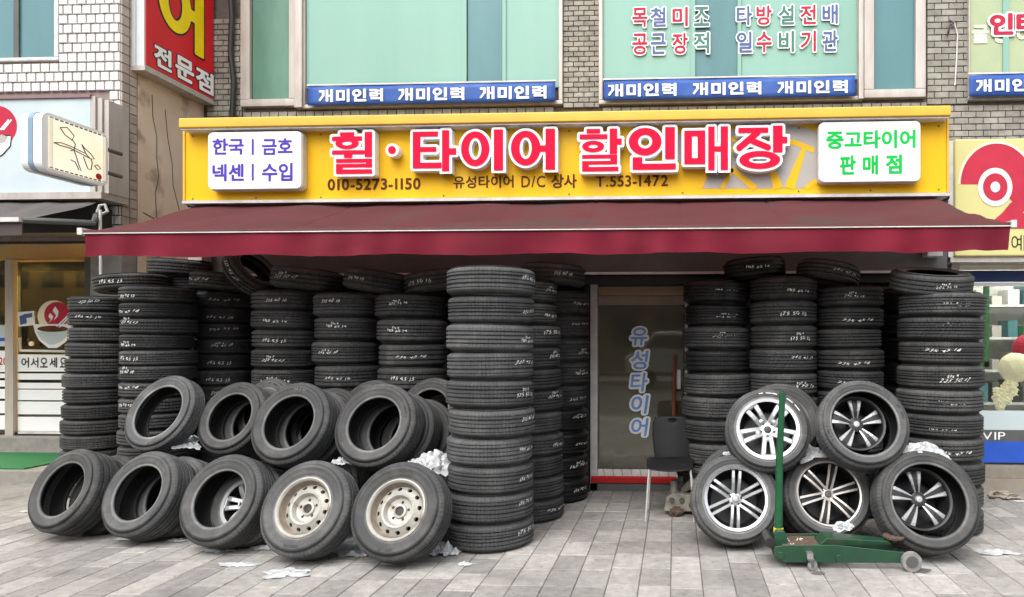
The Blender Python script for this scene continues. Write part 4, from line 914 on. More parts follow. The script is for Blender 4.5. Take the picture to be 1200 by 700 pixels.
def alloy(parent, T, rr, style, zin=0.0, roll=0):
    """rim under the tyre thing `parent`; T puts the wheel's face plane at z = 0"""
    base = parent.matrix_world.inverted() @ T @ Matrix.Rotation(R_(roll), 4, 'Z')
    def P(name, mb, m, par=None, smooth=False):
        me = mb.mesh(name, smooth); me.materials.append(M[m]); o = bpy.data.objects.new(name, me); COL.objects.link(o); o.parent = par or parent
        if par is None: o.matrix_local = base
        return o
    st = {'silver5': dict(lip='alloy', sp='alloy', n=5, rim='alloyd', hub=.062), 'chrome6': dict(lip='chrome', sp='alloy', n=6, rim='alloyd', hub=.05),
          'machined6': dict(lip='bronze', sp='bronze', n=6, rim='alloyd', hub=.05), 'vee5': dict(lip='alloyd', sp='alloy', n=5, rim='alloyd', hub=.055)}[style]
    rim = P('rim', MB().lathe(rim_prof(rr, .17), 64, closed=True), st['rim'], smooth=True)
    lw = {'silver5': .022, 'chrome6': .018}.get(style, .008)
    P('rim_lip', MB().lathe([(rr - lw, .004 + zin * 0), (rr + .003, .007), (rr + .008, .001), (rr - lw, -.006)], 64, closed=True), st['lip'], rim, smooth=True)
    hz = -.035 - zin; r1 = rr - .022
    for k in range(st['n']):
        a = 2 * PI * k / st['n'] + PI / 2
        if style == 'silver5':
            mb = spoke_bar(.04, r1 + .008, .034, .040, a, -.020, -.040, hz, -.010); mb2 = spoke_bar(.04, r1 + .008, .034, .040, a, .020, .040, hz, -.010)
            mb.add(mb2.v, mb2.f); s3 = spoke_bar(.045, r1 * .45, .05, .03, a, 0, 0, hz - .004, -.026); mb.add(s3.v, s3.f)
            s4 = spoke_bar(r1 * .90, r1 + .006, .09, .13, a, 0, 0, -.016, -.010); mb.add(s4.v, s4.f)
        elif style == 'chrome6':
            mb = spoke_bar(.045, r1 + .01, .024, .026, a, -.020, -.026, hz + .008, -.016); mb2 = spoke_bar(.045, r1 + .01, .024, .026, a, .020, .026, hz + .008, -.016); mb.add(mb2.v, mb2.f)
        elif style == 'machined6':
            mb = spoke_bar(.035, r1 + .012, .018, .021, a, -.017, -.027, hz + .012, -.006); mb2 = spoke_bar(.035, r1 + .012, .018, .021, a, .017, .027, hz + .012, -.006); mb.add(mb2.v, mb2.f)
        else:
            mb = spoke_bar(.045, r1 + .01, .010, .040, a, -.012, -.040, hz, -.018); mb2 = spoke_bar(.045, r1 + .01, .010, .040, a, .012, .040, hz, -.018); mb.add(mb2.v, mb2.f)
        sp = P('spoke', mb, st['sp'], rim)
        if style in ('machined6', 'vee5'):
            P('spoke_web', spoke_bar(.03, r1 + .008, .045 if style != 'vee5' else .04, .06 if style != 'vee5' else .05, a, 0, 0, hz - .006, -.022), 'alloyd', rim)
    P('hub', MB().lathe([(0, hz + .004), (st['hub'] * .55, hz + .006), (st['hub'], hz + .001), (st['hub'] + .012, hz - .03), (0, hz - .035)], 32), 'bronze' if style == 'machined6' else ('alloyd' if style == 'vee5' else st['sp']), rim, smooth=True)
    P('centre_cap', MB().lathe([(0, hz + .017), (.020, hz + .016), (.026, hz + .011), (.028, hz + .003)], 28), 'alloyd' if style == 'silver5' else 'steel' if style == 'machined6' else 'alloy', rim, smooth=True)
    for k in range(5):
        a = 2 * PI * k / 5 + .3; rl = .045 if style != 'silver5' else .052
        P('lug_hole', MB().lathe([(0, .0075), (.0085, .0075), (.0105, .004), (.0105, -.02)], 12, Matrix.Translation((rl * math.cos(a), rl * math.sin(a), hz + .0))), 'alloyd', rim, smooth=True)
    # dark disc added across the open barrel, standing in for the shade inside
    P('barrel_shade_disc', MB().lathe([(0, -.165), (rr - .03, -.165)], 40), 'alloyd', rim)
    return rim
def wheel(px, py, D, W, alpha, lean, style, label, Y=None, z=None, roll=0, m=None, rim=.62, inset=.012, v=0, rs=1, off=(0, 0)):
    o, p, nrm, T = lean_tyre(px, py, D, W, alpha, lean, Y=Y, z=z, label=label, m=m or RUB2, rim=rim, grp='wheels leaning in front', name='car_wheel', v=v)
    o['category'] = 'wheel'; bpy.context.view_layer.update()
    rr = (D / 2 * rim - .001) * rs; Tf = Matrix.Translation(p - nrm * inset) @ T @ Matrix.Translation((off[0], off[1], 0))
    alloy(o, Tf, rr, style, roll=roll); return o, p, nrm, T
# steel wheels
def steel_wheel(px, py, D, W, alpha, lean, label, roll=0, **kw):
    o, p, nrm, T = lean_tyre(px, py, D, W, alpha, lean, label=label, m=RUB2, rim=.60, grp='wheels leaning in front', name='car_wheel', **kw)
    o['category'] = 'wheel'; bpy.context.view_layer.update(); rr = D / 2 * .60
    base = o.matrix_world.inverted() @ Matrix.Translation(p - nrm * .010) @ T @ Matrix.Rotation(R_(roll), 4, 'Z')
    def P(name, mb, m, par=None, smooth=False):
        me = mb.mesh(name, smooth); me.materials.append(M[m]); q = bpy.data.objects.new(name, me); COL.objects.link(q); q.parent = par or o
        if par is None: q.matrix_local = base
        return q
    rim = P('rim', MB().lathe([(rr - .010, .0), (rr, .006), (rr + .008, .004), (rr + .006, -.006), (rr - .010, -.014), (rr - .016, -.022), (rr - .022, -.05), (rr - .034, -.058), (rr - .038, -.062), (rr - .04, -.12), (rr - .045, -.12), (rr - .036, -.057), (rr - .026, -.046), (rr - .02, -.018), (rr - .014, -.006)], 56, closed=True), 'steelw', smooth=True)
    P('rim_channel', MB().lathe([(rr - .0165, -.0075), (rr - .0215, -.019), (rr - .028, -.046), (rr - .037, -.0555)], 56), 'rustch', rim, smooth=True)
    # disc with real vent holes
    ro, ri = rr - .031, rr - .078; zo, zi = -.058, -.030; mb = MB(); NH = 12
    for h in range(NH):
        a0 = 2 * PI * h / NH; a1 = 2 * PI * (h + 1) / NH; am = (a0 + a1) / 2; outer = []; hole = []
        for k in range(16):
            s_ = k / 16 * 4; e = int(s_); f = s_ - e
            if e == 0: aa, tt = a0 + (a1 - a0) * f, 0
            elif e == 1: aa, tt = a1, f
            elif e == 2: aa, tt = a1 + (a0 - a1) * f, 1
            else: aa, tt = a0, 1 - f
            r_ = ro + (ri - ro) * tt; z_ = zo + (zi - zo) * tt; outer.append((r_ * math.cos(aa), r_ * math.sin(aa), z_))
            ha = math.atan2((.5 - tt), (aa - am) / (a1 - a0)) if True else 0
            hu = .21 * math.cos(ha); hv = .27 * math.sin(ha); a_ = am + hu * (a1 - a0); tt2 = .5 - hv; r2 = ro + (ri - ro) * tt2
            hole.append((r2 * math.cos(a_), r2 * math.sin(a_), zo + (zi - zo) * tt2))
        deep = [(x, y, z - .02) for x, y, z in hole]
        fs = [(k, (k + 1) % 16, 16 + (k + 1) % 16, 16 + k) for k in range(16)] + [(16 + k, 16 + (k + 1) % 16, 32 + (k + 1) % 16, 32 + k) for k in range(16)]
        mb.add(outer + hole + deep, fs)
    mb.lathe([(ri, zi), (ri - .008, zi + .006), (ri - .02, zi + .004), (ri - .030, zi - .012), (ri - .036, zi - .028), (.052, zi - .034), (.046, zi - .022), (.034, zi - .020), (.030, zi - .03)], 56)
    disc = P('wheel_disc', mb, 'steelw', rim, smooth=True)
    P('centre_hole', MB().lathe([(0, zi - .034), (.033, zi - .034)], 24), 'black', disc)
    for k in range(5):
        a = 2 * PI * k / 5 + PI / 2; P('lug_hole', MB().lathe([(0, .004), (.0065, .004), (.010, -.002)], 12, Matrix.Translation((.062 * math.cos(a), .062 * math.sin(a), zi - .030))), 'black', disc)
    P('barrel_shade_disc', MB().lathe([(0, -.115), (rr - .04, -.115)], 40), 'alloyd', rim)  # same added dark disc for the shade inside the barrel
    return o, p
steel_wheel(354, 594, .67, .20, 8, 25, 'rusty cream steel wheel with round vent holes, fourth in the front row', roll=8, v=1)
steel_wheel(463, 597, .675, .20, 7, 25, 'rusty cream steel wheel standing next to the tall front column', roll=-5, v=1)
# tyres behind the steel wheels
lean_tyre(375, 575, .64, .2, 16, 25, Y=5.25, label='dark tyre behind the first cream steel wheel', m=RUB)
lean_tyre(490, 575, .64, .2, 14, 25, Y=5.2, label='dark tyre behind the second cream steel wheel', m=RUB)
# silver wheel behind the third front tyre
def back_wheel(p, nrm, T, D, W, style, label, dist, dx=0, dz=0, roll=0, rim=.62, m=None):
    q = bpy.data.objects.new('car_wheel', get_tyre(D / 2, W, 1, rim, m or RUB)); COL.objects.link(q); c = p - nrm * dist + Vector((dx, 0, dz))
    q.matrix_world = Matrix.Translation(c - nrm * W / 2) @ T; tag(q, label, 'wheel', 'wheels leaning in front'); bpy.context.view_layer.update()
    alloy(q, Matrix.Translation(c - nrm * .01) @ T, D / 2 * rim - .001, style, roll=roll); return q
back_wheel(p3, n3, T3, .62, .2, 'silver5', 'silver alloy wheel seen through the third front tyre',    .17, dx=.06, dz=.0, roll=20, rim=.60)
# right hand side
wheel(863, 584, .655, .20, -4, 20, 'chrome6', 'lower silver alloy wheel with six split spokes and chrome lip', roll=-5, rim=.71)
wheel(972, 578, .665, .22, -3, 22, 'machined6', 'dark alloy wheel with machined bronze split spokes behind the green jack', roll=-15, rim=.72)
wA = wheel(900, 502, .64, .21, 3, 22, 'silver5', 'upper silver five spoke alloy wheel behind the jack handle', Y=5.16, roll=36, rim=.73)
wheel(1090, 586, .72, .235, -2, 23, 'vee5', 'large end tyre with a dark five spoke alloy wheel set deep inside', roll=4, rim=.70, inset=.12, v=2, rs=.88, off=(-.02, .03))
wheel(1014, 495, .66, .22, -2, 22, 'vee5', 'upper tyre with a dark five spoke alloy wheel set deep inside', Y=5.02, roll=0, rim=.71, inset=.12, v=2, rs=.87, off=(-.02, .025))
for a0, a1 in ((96, 103), (74, 92), (62, 70), (30, 42), (46, 58)):
    mb = MB(); v_ = []
    for k in range(9):
        a = R_(a0 + (a1 - a0) * k / 8)
        for r_ in (.272, .279): v_.append((r_ * math.cos(a), r_ * math.sin(a), .1085))
    mb.add(v_, [(2 * k, 2 * k + 1, 2 * k + 3, 2 * k + 2) for k in range(8)]); c_ = mb.build('paint_mark', 'chalk', wA[0], world=False)
    c_.matrix_basis = Matrix.Translation((0, 0, .0)); 
lean_tyre(866, 570, .66, .2, -4, 20, Y=5.45, label='tyre half hidden behind the chrome lipped wheel near the chair', m=RUB2)
lean_tyre(916, 494, .64, .2, 0, 20, Y=5.42, label='tyre behind the upper silver wheel', m=RUB)
lean_tyre(950, 580, .66, .2, -4, 22, Y=5.5, label='tyre hidden low behind the bronze spoked wheel', m=RUB)
lean_tyre(1078, 570, .68, .2, -4, 22, Y=5.25, label='tyre behind the large end tyre under white film', m=RUB)

# ================================================================ CHAIR
cp0 = atz(785, 612, 0)
CHR = thing('chair', 'black plastic chair with thin chrome legs in front of the shop door', 'chair', (cp0.x, cp0.y, 0))
x0, y0 = cp0.x, cp0.y
def shell(fn, nu, nv, thick, name, m, parent, hole=None):
    vs = []; fs = []
    for j in range(nv + 1):
        for i in range(nu + 1): vs.append(fn(i / nu, j / nv))
    for j in range(nv):
        for i in range(nu):
            if hole and hole(i, j): continue
            fs.append((j * (nu + 1) + i, j * (nu + 1) + i + 1, (j + 1) * (nu + 1) + i + 1, (j + 1) * (nu + 1) + i))
    o = MB().add(vs, fs).build(name, m, parent, smooth=True); s = o.modifiers.new('s', 'SOLIDIFY'); s.thickness = thick; s.offset = 0; b = o.modifiers.new('sub', 'SUBSURF'); b.levels = b.render_levels = 1
    return o
def seatf(u, v):
    hw = .205 * (1 - .12 * abs(2 * v - 1) ** 3) ; a = 2 * u - 1; hw *= 1 if .08 < v < .95 else .93
    return (x0 + a * hw, y0 - .02 + v * .40, .475 - .018 * math.cos(a * 1.5) - .03 * (1 - v) ** 4 + .012 * v)
shell(seatf, 12, 10, .014, 'seat', 'chair', CHR)
def backf(u, v):
    a = 2 * u - 1; hw = .155 + .02 * math.sin(v * 2.8) + .015 * v
    if v > .9: hw -= .012
    return (x0 + .02 + a * hw, y0 + .36 + .09 * v - .03 * math.cos(a * 1.4) + .02, .475 + .37 * v - .008 * a * a)
shell(backf, 15, 14, .012, 'backrest', 'chair', CHR, hole=lambda i, j: j == 12 and 6 <= i <= 8)
for s_ in (-1, 1):
    MB().tube([(x0 + s_ * .17, y0 + .17, .445), (x0 + s_ * .172, y0 + .05, .447), (x0 + s_ * .175, y0 + .015, .43), (x0 + s_ * .18, y0 + .005, .38), (x0 + s_ * .205, y0 - .01, .004)], .0095, 10).build('leg', 'legchrome', CHR, smooth=True)
    MB().tube([(x0 + s_ * .165, y0 + .14, .443), (x0 + s_ * .165, y0 + .32, .43), (x0 + s_ * .175, y0 + .36, .38), (x0 + s_ * .20, y0 + .42, .004)], .0095, 10).build('leg', 'legchrome', CHR, smooth=True)
MB().box(x0 - .165, x0 + .165, y0 + .12, y0 + .15, .438, .452).build('seat_frame', 'dark', CHR)
# cast metal part behind the chair
pp = atz(798, 604, 0); EP = thing('engine_part', 'greasy cast metal engine part on the ground behind the chair', 'machine part', (pp.x, pp.y, 0))
o = MB().prism([(pp.x - .15, .03), (pp.x - .13, .16), (pp.x - .06, .20), (pp.x + .14, .17), (pp.x + .2, .03)], pp.y, pp.y + .12).build('casting', 'castalu', EP); bevel(o, .012)
for dx, dz in ((-.08, .13), (.01, .13), (.09, .09)):
    MB().lathe([(0, .02), (.02, .02), (.024, 0)], 14, Matrix.Translation((pp.x + dx, pp.y - .0, dz)) @ Matrix.Rotation(PI / 2, 4, 'X')).build('bolt_boss', 'steel', EP, smooth=True)
MB().lathe([(0, .1), (.03, .1), (.036, .02), (.05, 0)], 16, Matrix.Translation((pp.x - .06, pp.y + .06, .19))).build('pipe_stub', 'castalu', EP, smooth=True)
MB().tube([(pp.x + .02, pp.y + .1, .2), (pp.x + .1, pp.y + .06, .27), (pp.x + .2, pp.y + .08, .26)], [.03, .045, .05], 10).build('elbow', 'castalu', EP, smooth=True)
def lump(c, r, seed, m, name, parent=None, sc=(1, 1, 1), amp=.5, fq=2.2, sub=3):
    bm = bmesh.new(); bmesh.ops.create_icosphere(bm, subdivisions=sub, radius=1)
    for v in bm.verts:
        d = 1 + amp * noise.noise(v.co * fq + Vector((seed * 3.1, 0, 0))) + amp * .5 * noise.noise(v.co * fq * 2.7 + Vector((0, seed, 0)))
        v.co = Vector((v.co.x * sc[0], v.co.y * sc[1], v.co.z * sc[2])) * (r * d)
    me = bpy.data.meshes.new(name); bm.to_mesh(me); bm.free(); me.materials.append(M[m]); o = bpy.data.objects.new(name, me); COL.objects.link(o)
    if parent: o.parent = parent; o.location = Vector(c) - parent.location
    else: o.location = c
    return o
lump((pp.x - .04, pp.y - .04, .04), .05, 3, 'rust', 'rusty_lump', EP, sc=(1.2, .7, .9))
# ================================================================ TROLLEY JACK
j0 = atz(905, 666, 0); JK = thing('trolley_jack', 'dark green trolley jack with long upright handle in front of the wheels', 'jack', (j0.x, j0.y, 0))
jx, jy = j0.x, j0.y
def jp(px, py, Y): p = at(px, py, Y); return (p.x, p.z)
prof = [jp(907.5, 641, jy), (jp(907, 652, jy)), jp(918, 659.5, jy), jp(1062, 660, jy), jp(1064, 648, jy), jp(978, 639, jy), jp(923, 639, jy)]
prof = [(x, max(z, .03)) for x, z in prof]
o = MB().prism(prof, jy, jy + .010).build('side_plate', 'jack', JK); bevel(o, .004)
o = MB().prism(prof, jy + .27, jy + .28).build('side_plate', 'jack', JK); bevel(o, .004)
xa, xb = prof[0][0], prof[3][0]; ztop = prof[6][1]
o = MB().box(xa + .06, xa + .32, jy + .011, jy + .269, ztop - .05, ztop - .012).build('top_plate', 'rust', JK); bevel(o, .004)
o = MB().add([(xa + .30, jy + .05, ztop - .02), (xa + .30, jy + .23, ztop - .02), (xb - .06, jy + .18, ztop - .02), (xb - .06, jy + .10, ztop - .02),
              (xa + .36, jy + .05, ztop + .036), (xa + .36, jy + .23, ztop + .036), (xb - .09, jy + .18, ztop + .008), (xb - .09, jy + .10, ztop + .008)],
             [(0, 3, 2, 1), (4, 5, 6, 7), (0, 1, 5, 4), (3, 7, 6, 2), (0, 4, 7, 3), (1, 2, 6, 5)]).build('lift_arm', 'jack', JK); bevel(o, .006)
sp_ = at(1047, 634, jy + .14)
MB().lathe([(0, .012), (.05, .012), (.068, .018), (.072, .012), (.07, .0), (.03, -.01), (.02, -.03)], 28, Matrix.Translation((sp_.x, jy + .14, ztop + .02))).build('saddle', 'rust', JK, smooth=True)
for yy in (jy - .035, jy + .285):
    wx = at(1067, 656, jy).x; wl = MB().lathe([(0, 0), (.03, 0), (.034, .004), (.060, .004), (.065, .0), (.065, .035), (.0, .035)], 28, Matrix.Translation((wx, yy + .035, .065)) @ Matrix.Rotation(PI / 2, 4, 'X')).build('front_wheel', 'greyplastic', JK, smooth=False)
    MB().lathe([(0, .037), (.040, .037), (.042, .034)], 20, Matrix.Translation((wx, yy + .035, .065)) @ Matrix.Rotation(PI / 2, 4, 'X')).build('wheel_hub', 'steel', wl)
MB().tube([(at(1067, 656, jy).x, jy - .03, .065), (at(1067, 656, jy).x, jy + .31, .065)], .012, 8).build('axle', 'steel', JK)
cxj = at(948, 655, jy).x
for yy in (jy - .045, jy + .32):
    cs = MB().lathe([(0, -.012), (.02, -.012), (.034, -.009), (.034, .009), (.02, .012), (0, .012)], 20, Matrix.Translation((cxj + .015, yy, .036)) @ Matrix.Rotation(PI / 2, 4, 'X') @ Matrix.Rotation(.5, 4, 'Y')).build('caster_wheel', 'greyplastic', JK, smooth=True)
    mb = MB().box(cxj - .02, cxj + .03, yy - .02, yy + .02, .072, .08); mb.box(cxj - .01, cxj + .02, yy - .02, yy - .014, .03, .072); mb.box(cxj - .01, cxj + .02, yy + .014, yy + .02, .03, .072)
    mb.build('caster_fork', 'steel', JK); MB().box(cxj - .022, cxj + .018, yy - .012, yy + .022 if yy > jy + .1 else jy - .001, .081, .12).build('caster_bracket', 'chrome', JK)
for bxp in (915, 983): 
    b_ = at(bxp, 651, jy); MB().lathe([(0, .008), (.022, .008), (.026, 0)], 16, Matrix.Translation((b_.x, jy - .001, b_.z if bxp == 915 else .07)) @ Matrix.Rotation(PI / 2, 4, 'X')).build('pivot_bolt', 'jack', JK, smooth=True)
# handle socket, handle
hx = at(914, 640, jy + .1).x
o = MB().prism([(hx - .05, .06), (hx + .06, .06), (hx + .045, .20), (hx + .02, .235), (hx - .03, .235), (hx - .045, .18)], jy + .07, jy + .2).build('handle_socket', 'jack', JK); bevel(o, .01)
MB().tube([(hx - .075, jy + .03, .16), (hx - .075, jy + .24, .16)], .035, 12).build('rear_roller', 'dark', JK, smooth=True)
ht = at(917, 460, jy + .15)
hd = MB().tube([(hx - .005, jy + .135, .22), (hx + .0, jy + .138, .5), (hx + .002, jy + .14, .7), (ht.x, ht.y, ht.z)], [.029, .027, .025, .021], 16).build('handle', 'jpole', JK, smooth=True)
zc_ = at(914, 622, jy + .135).z
MB().tube([(hx - .005, jy + .135, zc_ - .03), (hx - .005, jy + .135, zc_ + .02)], .034, 16).build('yellow_collar', 'yel', JK)
for k in range(9):
    r = random.Random(k); mb = MB(); q = (xa + .09 + r.random() * .14, jy + .04 + r.random() * .15)
    mb.tube([(q[0], q[1], ztop - .0105), (q[0] + r.uniform(-.02, .02), q[1] + r.uniform(.015, .05), ztop - .0105)], .0035, 4); mb.build('paint_mark', 'chalk', JK)
# ================================================================ PLASTIC FILM AND LITTER
def film(px, py, z, w_, d_, h_, seed, label, cat='plastic scrap', tilt=(0, 0, 0), Y=None, name='plastic_film', m='plastic', nr=9, na=54, bend=0):
    p = atz(px, py, z) if Y is None else at(px, py, Y); vs = [(0, 0, .006)]; fs = []
    for j in range(1, nr + 1):
        for i in range(na):
            a = 2 * PI * i / na; cx, cy = math.cos(a), math.sin(a)
            edge = 1 + .55 * noise.noise(Vector((cx * 1.3 + seed * 5, cy * 1.3, seed))) + .28 * noise.noise(Vector((cx * 4 + seed, cy * 4, seed * 2.3))) + .10 * noise.noise(Vector((cx * 11, cy * 11, seed)))
            r = j / nr * edge; x, y = r * cx, r * cy
            hh = abs(noise.noise(Vector((x * 2.1 + seed, y * 2.1, 5))) + .3 * noise.noise(Vector((x * 4 + seed, y * 4, 8)))) * (h_ * 1.1 + .01) * (1.15 - .75 * j / nr)
            vs.append((x * w_ / 2, y * d_ / 2, hh + .002 - (x * w_ / 2) ** 2 * bend))
    for i in range(na): fs.append((0, 1 + i, 1 + (i + 1) % na))
    for j in range(nr - 1):
        for i in range(na): fs.append((1 + j * na + i, 1 + (j + 1) * na + i, 1 + (j + 1) * na + (i + 1) % na, 1 + j * na + (i + 1) % na))
    me = MB().add(vs, fs).mesh(name, True); me.materials.append(M[m]); o = bpy.data.objects.new(name, me); COL.objects.link(o)
    o.location = p; o.rotation_euler = [R_(a) for a in tilt]; tag(o, label, cat, 'scraps of white plastic film'); return o
film(335, 673, 0, .30, .18, .03, 1, 'flat white plastic scrap lying on the paving below the first steel wheel')
film(313, 641, 0, .26, .16, .05, 2, 'crumpled white film on the paving between third tyre and first steel wheel')
film(390, 640, 0, .5, .30, .06, 3, 'long torn white film under the first cream steel wheel', tilt=(0, 0, 25))
film(425, 648, 0, .34, .22, .08, 4, 'crumpled torn film between the two cream steel wheels')
film(522, 648, 0, .22, .2, .09, 5, 'crumpled white film at the foot of the tall front column')
film(545, 662, 0, .12, .06, .02, 6, 'tiny white scrap in front of the tall front column')
film(208, 634, 0, .16, .08, .02, 7, 'small white scrap below the second and third front tyres')
film(148, 632, 0, .18, .07, .02, 8, 'thin white scrap under the second front tyre')
film(255, 646, 0, .22, .08, .02, 9, 'pale scrap on the paving before the third front tyre')
film(30, 600, 0, .09, .06, .02, 10, 'tiny white scrap beside the leftmost front tyre')
film(1168, 648, 0, .28, .14, .03, 11, 'white scrap on the paving beyond the large end tyre')
film(1197, 588, 0, .16, .06, .02, 12, 'white scrap near the stone step of the right hand shop')
film(200, 628, 0, .12, .1, .03, 21, 'beige paper scrap beside the second front tyre', m='cream')
film(280, 662, 0, .26, .1, .012, 22, 'thin translucent scrap on the open paving below the third tyre')
# film draped on the tyres
film(508, 546, 0, .26, .34, .07, 13, 'white plastic sheet draped between steel wheel and front column', Y=4.98, tilt=(35, 35, 0))
film(493, 548, 0, .20, .16, .07, 14, 'small bunched plastic sheet under the upper tyre by the column', Y=4.9, tilt=(30, 10, 0))
film(218, 519, 0, .26, .20, .07, 15, 'white plastic sheet lying on the second front tyre', Y=5.45, tilt=(20, 8, 0), bend=1.2)
film(405, 541, 0, .15, .12, .06, 16, 'bit of white film between the two upper tyres near steel wheel', Y=4.98, tilt=(30, 0, 0))
film(874, 535, 0, .30, .16, .06, 17, 'white film on top of the chrome lipped wheel', Y=5.30, tilt=(25, 12, 0), bend=1.3)
film(948, 533, 0, .28, .16, .06, 18, 'white film on top of the bronze spoked wheel', Y=5.26, tilt=(25, -10, 0), bend=1.3)
film(1084, 527, 0, .34, .16, .07, 19, 'white film on top of the large end tyre', Y=5.06, tilt=(25, 6, 0), bend=1.3)
film(988, 617, 0, .15, .08, .02, 20, 'scrap of white film caught in the bronze spoked wheel', Y=4.90, tilt=(60, 0, 0))
o = lump(atz(1175, 581, .03), .06, 5, 'step', 'rubbish_scrap', sc=(2.2, .9, .8), amp=.8); tag(o, 'crumpled brown rubbish lying near the stone step', 'rubbish')
def stain(px, py, w_, seed, label):
    p = atz(px, py, 0); v_ = [(p.x + w_ * (1 + .4 * noise.noise(Vector((math.cos(a), math.sin(a), seed)))) * math.cos(a), p.y + .7 * w_ * (1 + .4 * noise.noise(Vector((math.cos(a) * 2, math.sin(a) * 2, seed)))) * math.sin(a), .0035) for a in [2 * PI * k / 28 for k in range(28)]]
    o = MB().add(v_, [tuple(range(28))]).build('oil_stain', 'stain'); tag(o, label, 'stain', 'dark oil stains on the paving')
stain(959, 672, .045, 1, 'round dark oil stain right below the jack caster wheel'); stain(1078, 669, .075, 2, 'dark oil stain beside the front roller of the jack')
# ================================================================ NOODLE SHOP ON THE LEFT
NY = 8.45
NS = thing('noodle_shop', 'glazed noodle shop front with white striped door panels and stone steps', 'shop', (X(0, NY), NY, 0))
def nb(name, px, Y, m, par=None, d=.03, **kw):
    a = at(px[0], px[3], Y); b = at(px[1], px[2], Y); return MB().box(a.x, b.x, Y - d, Y + .0, a.z, b.z).build(name, m, par or NS, **kw)
z1s = at(50, 549, 7.02).z
MB().box(-14, XL - .33, 7.0, NY + .3, -.05, .12).build('lower_step', 'stepg', NS)
MB().box(-14, XL - .33, 8.2, NY + .3, .121, .30).build('upper_step', 'stepg', NS)
MB().box(-14, XL - .33, 7.03, 11, 2.57, 2.598).build('soffit', 'dark', NS)
MB().box(XL - .36, XL - .321, 7.02, NY, .0, 3.0).build('pier_side', 'stepg', NS)
MB().box(-14, XL - 1.6, 11, 11.1, 0, 3).build('back_wall', 'gold', NS)
MB().box(-14, XL - .4, NY + .02, 11, .0, .3).build('inner_floor', 'wood', NS)
nb('glass', (-60, 13, 290, 516), NY, GOLDG, d=.008); nb('glass', (21, 104, 290, 516), NY, GOLDG, d=.008)
nb('door_post', (11, 20.5, 280, 518), NY - .01, 'alu', d=.06); nb('door_post', (103.5, 110, 280, 518), NY - .01, 'steel', d=.06)
nb('transom', (-60, 104, 297, 303), NY - .01, 'wood', d=.05)
nb('wood_panel', (22, 103, 303, 307), NY - .008, 'gold', d=.02)
# white strips on the door glass
zone = [(415.5, 435.5), (438, 445), (449, 455.5), (457, 469), (471, 485.5), (489, 505)]
for a, b in zone:
    nb('film_strip', (21, 103, a, b), NY - .012, 'white', d=.004)
for a, b in [(411, 436), (438, 443), (446, 453), (456, 467), (470, 484), (487, 503)]: nb('film_strip', (-60, 11.5, a, b), NY - .012, 'white', d=.004)
nb('bottom_rail', (21, 103, 507, 515.5), NY - .01, 'dark', d=.04); nb('rail_strip', (24, 100, 506, 508), NY - .02, 'alu_w', d=.035)
for ch, x0_, x1_ in [('어', 25, 34), ('서', 36, 45), ('오', 47, 56), ('세', 58, 67), ('요', 70, 79)]:
    wtext('letter', ch, (x0_, x1_, 419, 431), NY - .018, 'black', NS, w=.02, z=.001, res=20)
wtext('letter', '20', (-1, 8, 419, 428), NY - .018, 'redp', NS, w=.02, z=.001)
# stickers
def printed(name, prims_or_pts, Y, m, parent, z): 
    mb = MB(); P_ = [at(x, y, Y) for x, y in prims_or_pts]; mb.add([(p.x, Y - z, p.z) for p in P_], [tuple(range(len(P_)))]); return mb.build(name, m, parent)
def circ(cx, cy, rx, ry=None, a0=0, a1=360, n=28):
    ry = ry or rx; full = a1 - a0 >= 360
    return [(cx + rx * math.cos(R_(a0 + (a1 - a0) * k / (n if full else n - 1))), cy - ry * math.sin(R_(a0 + (a1 - a0) * k / (n if full else n - 1)))) for k in range(n)]
Yd = NY - .02
st_ = printed('bowl_sticker', circ(63, 371, 19), Yd, 'cream', NS, .001)
printed('sticker_bowl', [(39, 380), (86, 380), (85, 393), (76, 402), (67, 408), (57, 408), (46, 399), (41, 389)], Yd, 'white', NS, .0035)
printed('sticker_disc', circ(67, 369, 15), Yd, 'redp', NS, .0025)
printed('sticker_noodles', circ(62, 385.5, 18, 3.6), Yd, 'brown', NS, .005)
printed('sticker_bowl', [(43, 389), (81, 387), (79, 394), (72, 400), (64, 404), (58, 404), (49, 398)], Yd, 'paleblue', NS, .005)
for a, b in (((66, 383), (79, 371)), ((69, 384), (81, 372))): printed('sticker_stick', [a, (a[0] + 2, a[1]), (b[0] + 1.5, b[1]), (b[0], b[1] - 1)], Yd, 'white', NS, .0065)
printed('sticker_steam', [(57, 379), (60, 375), (57, 371), (59, 367), (63, 371), (61, 375)], Yd, 'white', NS, .004)
printed('sticker_steam', [(63, 376), (66, 370), (62, 364), (65, 359), (69, 365), (68, 371)], Yd, 'white', NS, .004)
printed('blue_sticker', [(21, 366), (40, 364.5), (41, 381), (22, 383)], Yd, 'white', NS, .002); printed('sticker_print', [(23, 371), (29, 368), (38, 367), (38, 372), (31, 373), (32, 379), (24, 381)], Yd, 'bluep', NS, .0035)
printed('sticker_print', [(-6, 381), (10, 381), (10, 406), (-6, 406)], Yd, 'paleblue', NS, .002); printed('sticker_print', [(-6, 396), (10, 396), (10, 400), (-6, 400)], Yd, 'bluepanel', NS, .0035)
hnd = MB().tube([at(23, 396, NY - .07), at(24, 411, NY - .07), at(80, 412, NY - .07)], .016, 8).build('door_handle', 'alu_w', NS, smooth=True)
MB().disc((at(36, 403, NY - .03).x, NY - .03, at(36, 403, NY - .03).z), .03, seg=16, h=.02).build('door_lock', 'cream', NS)
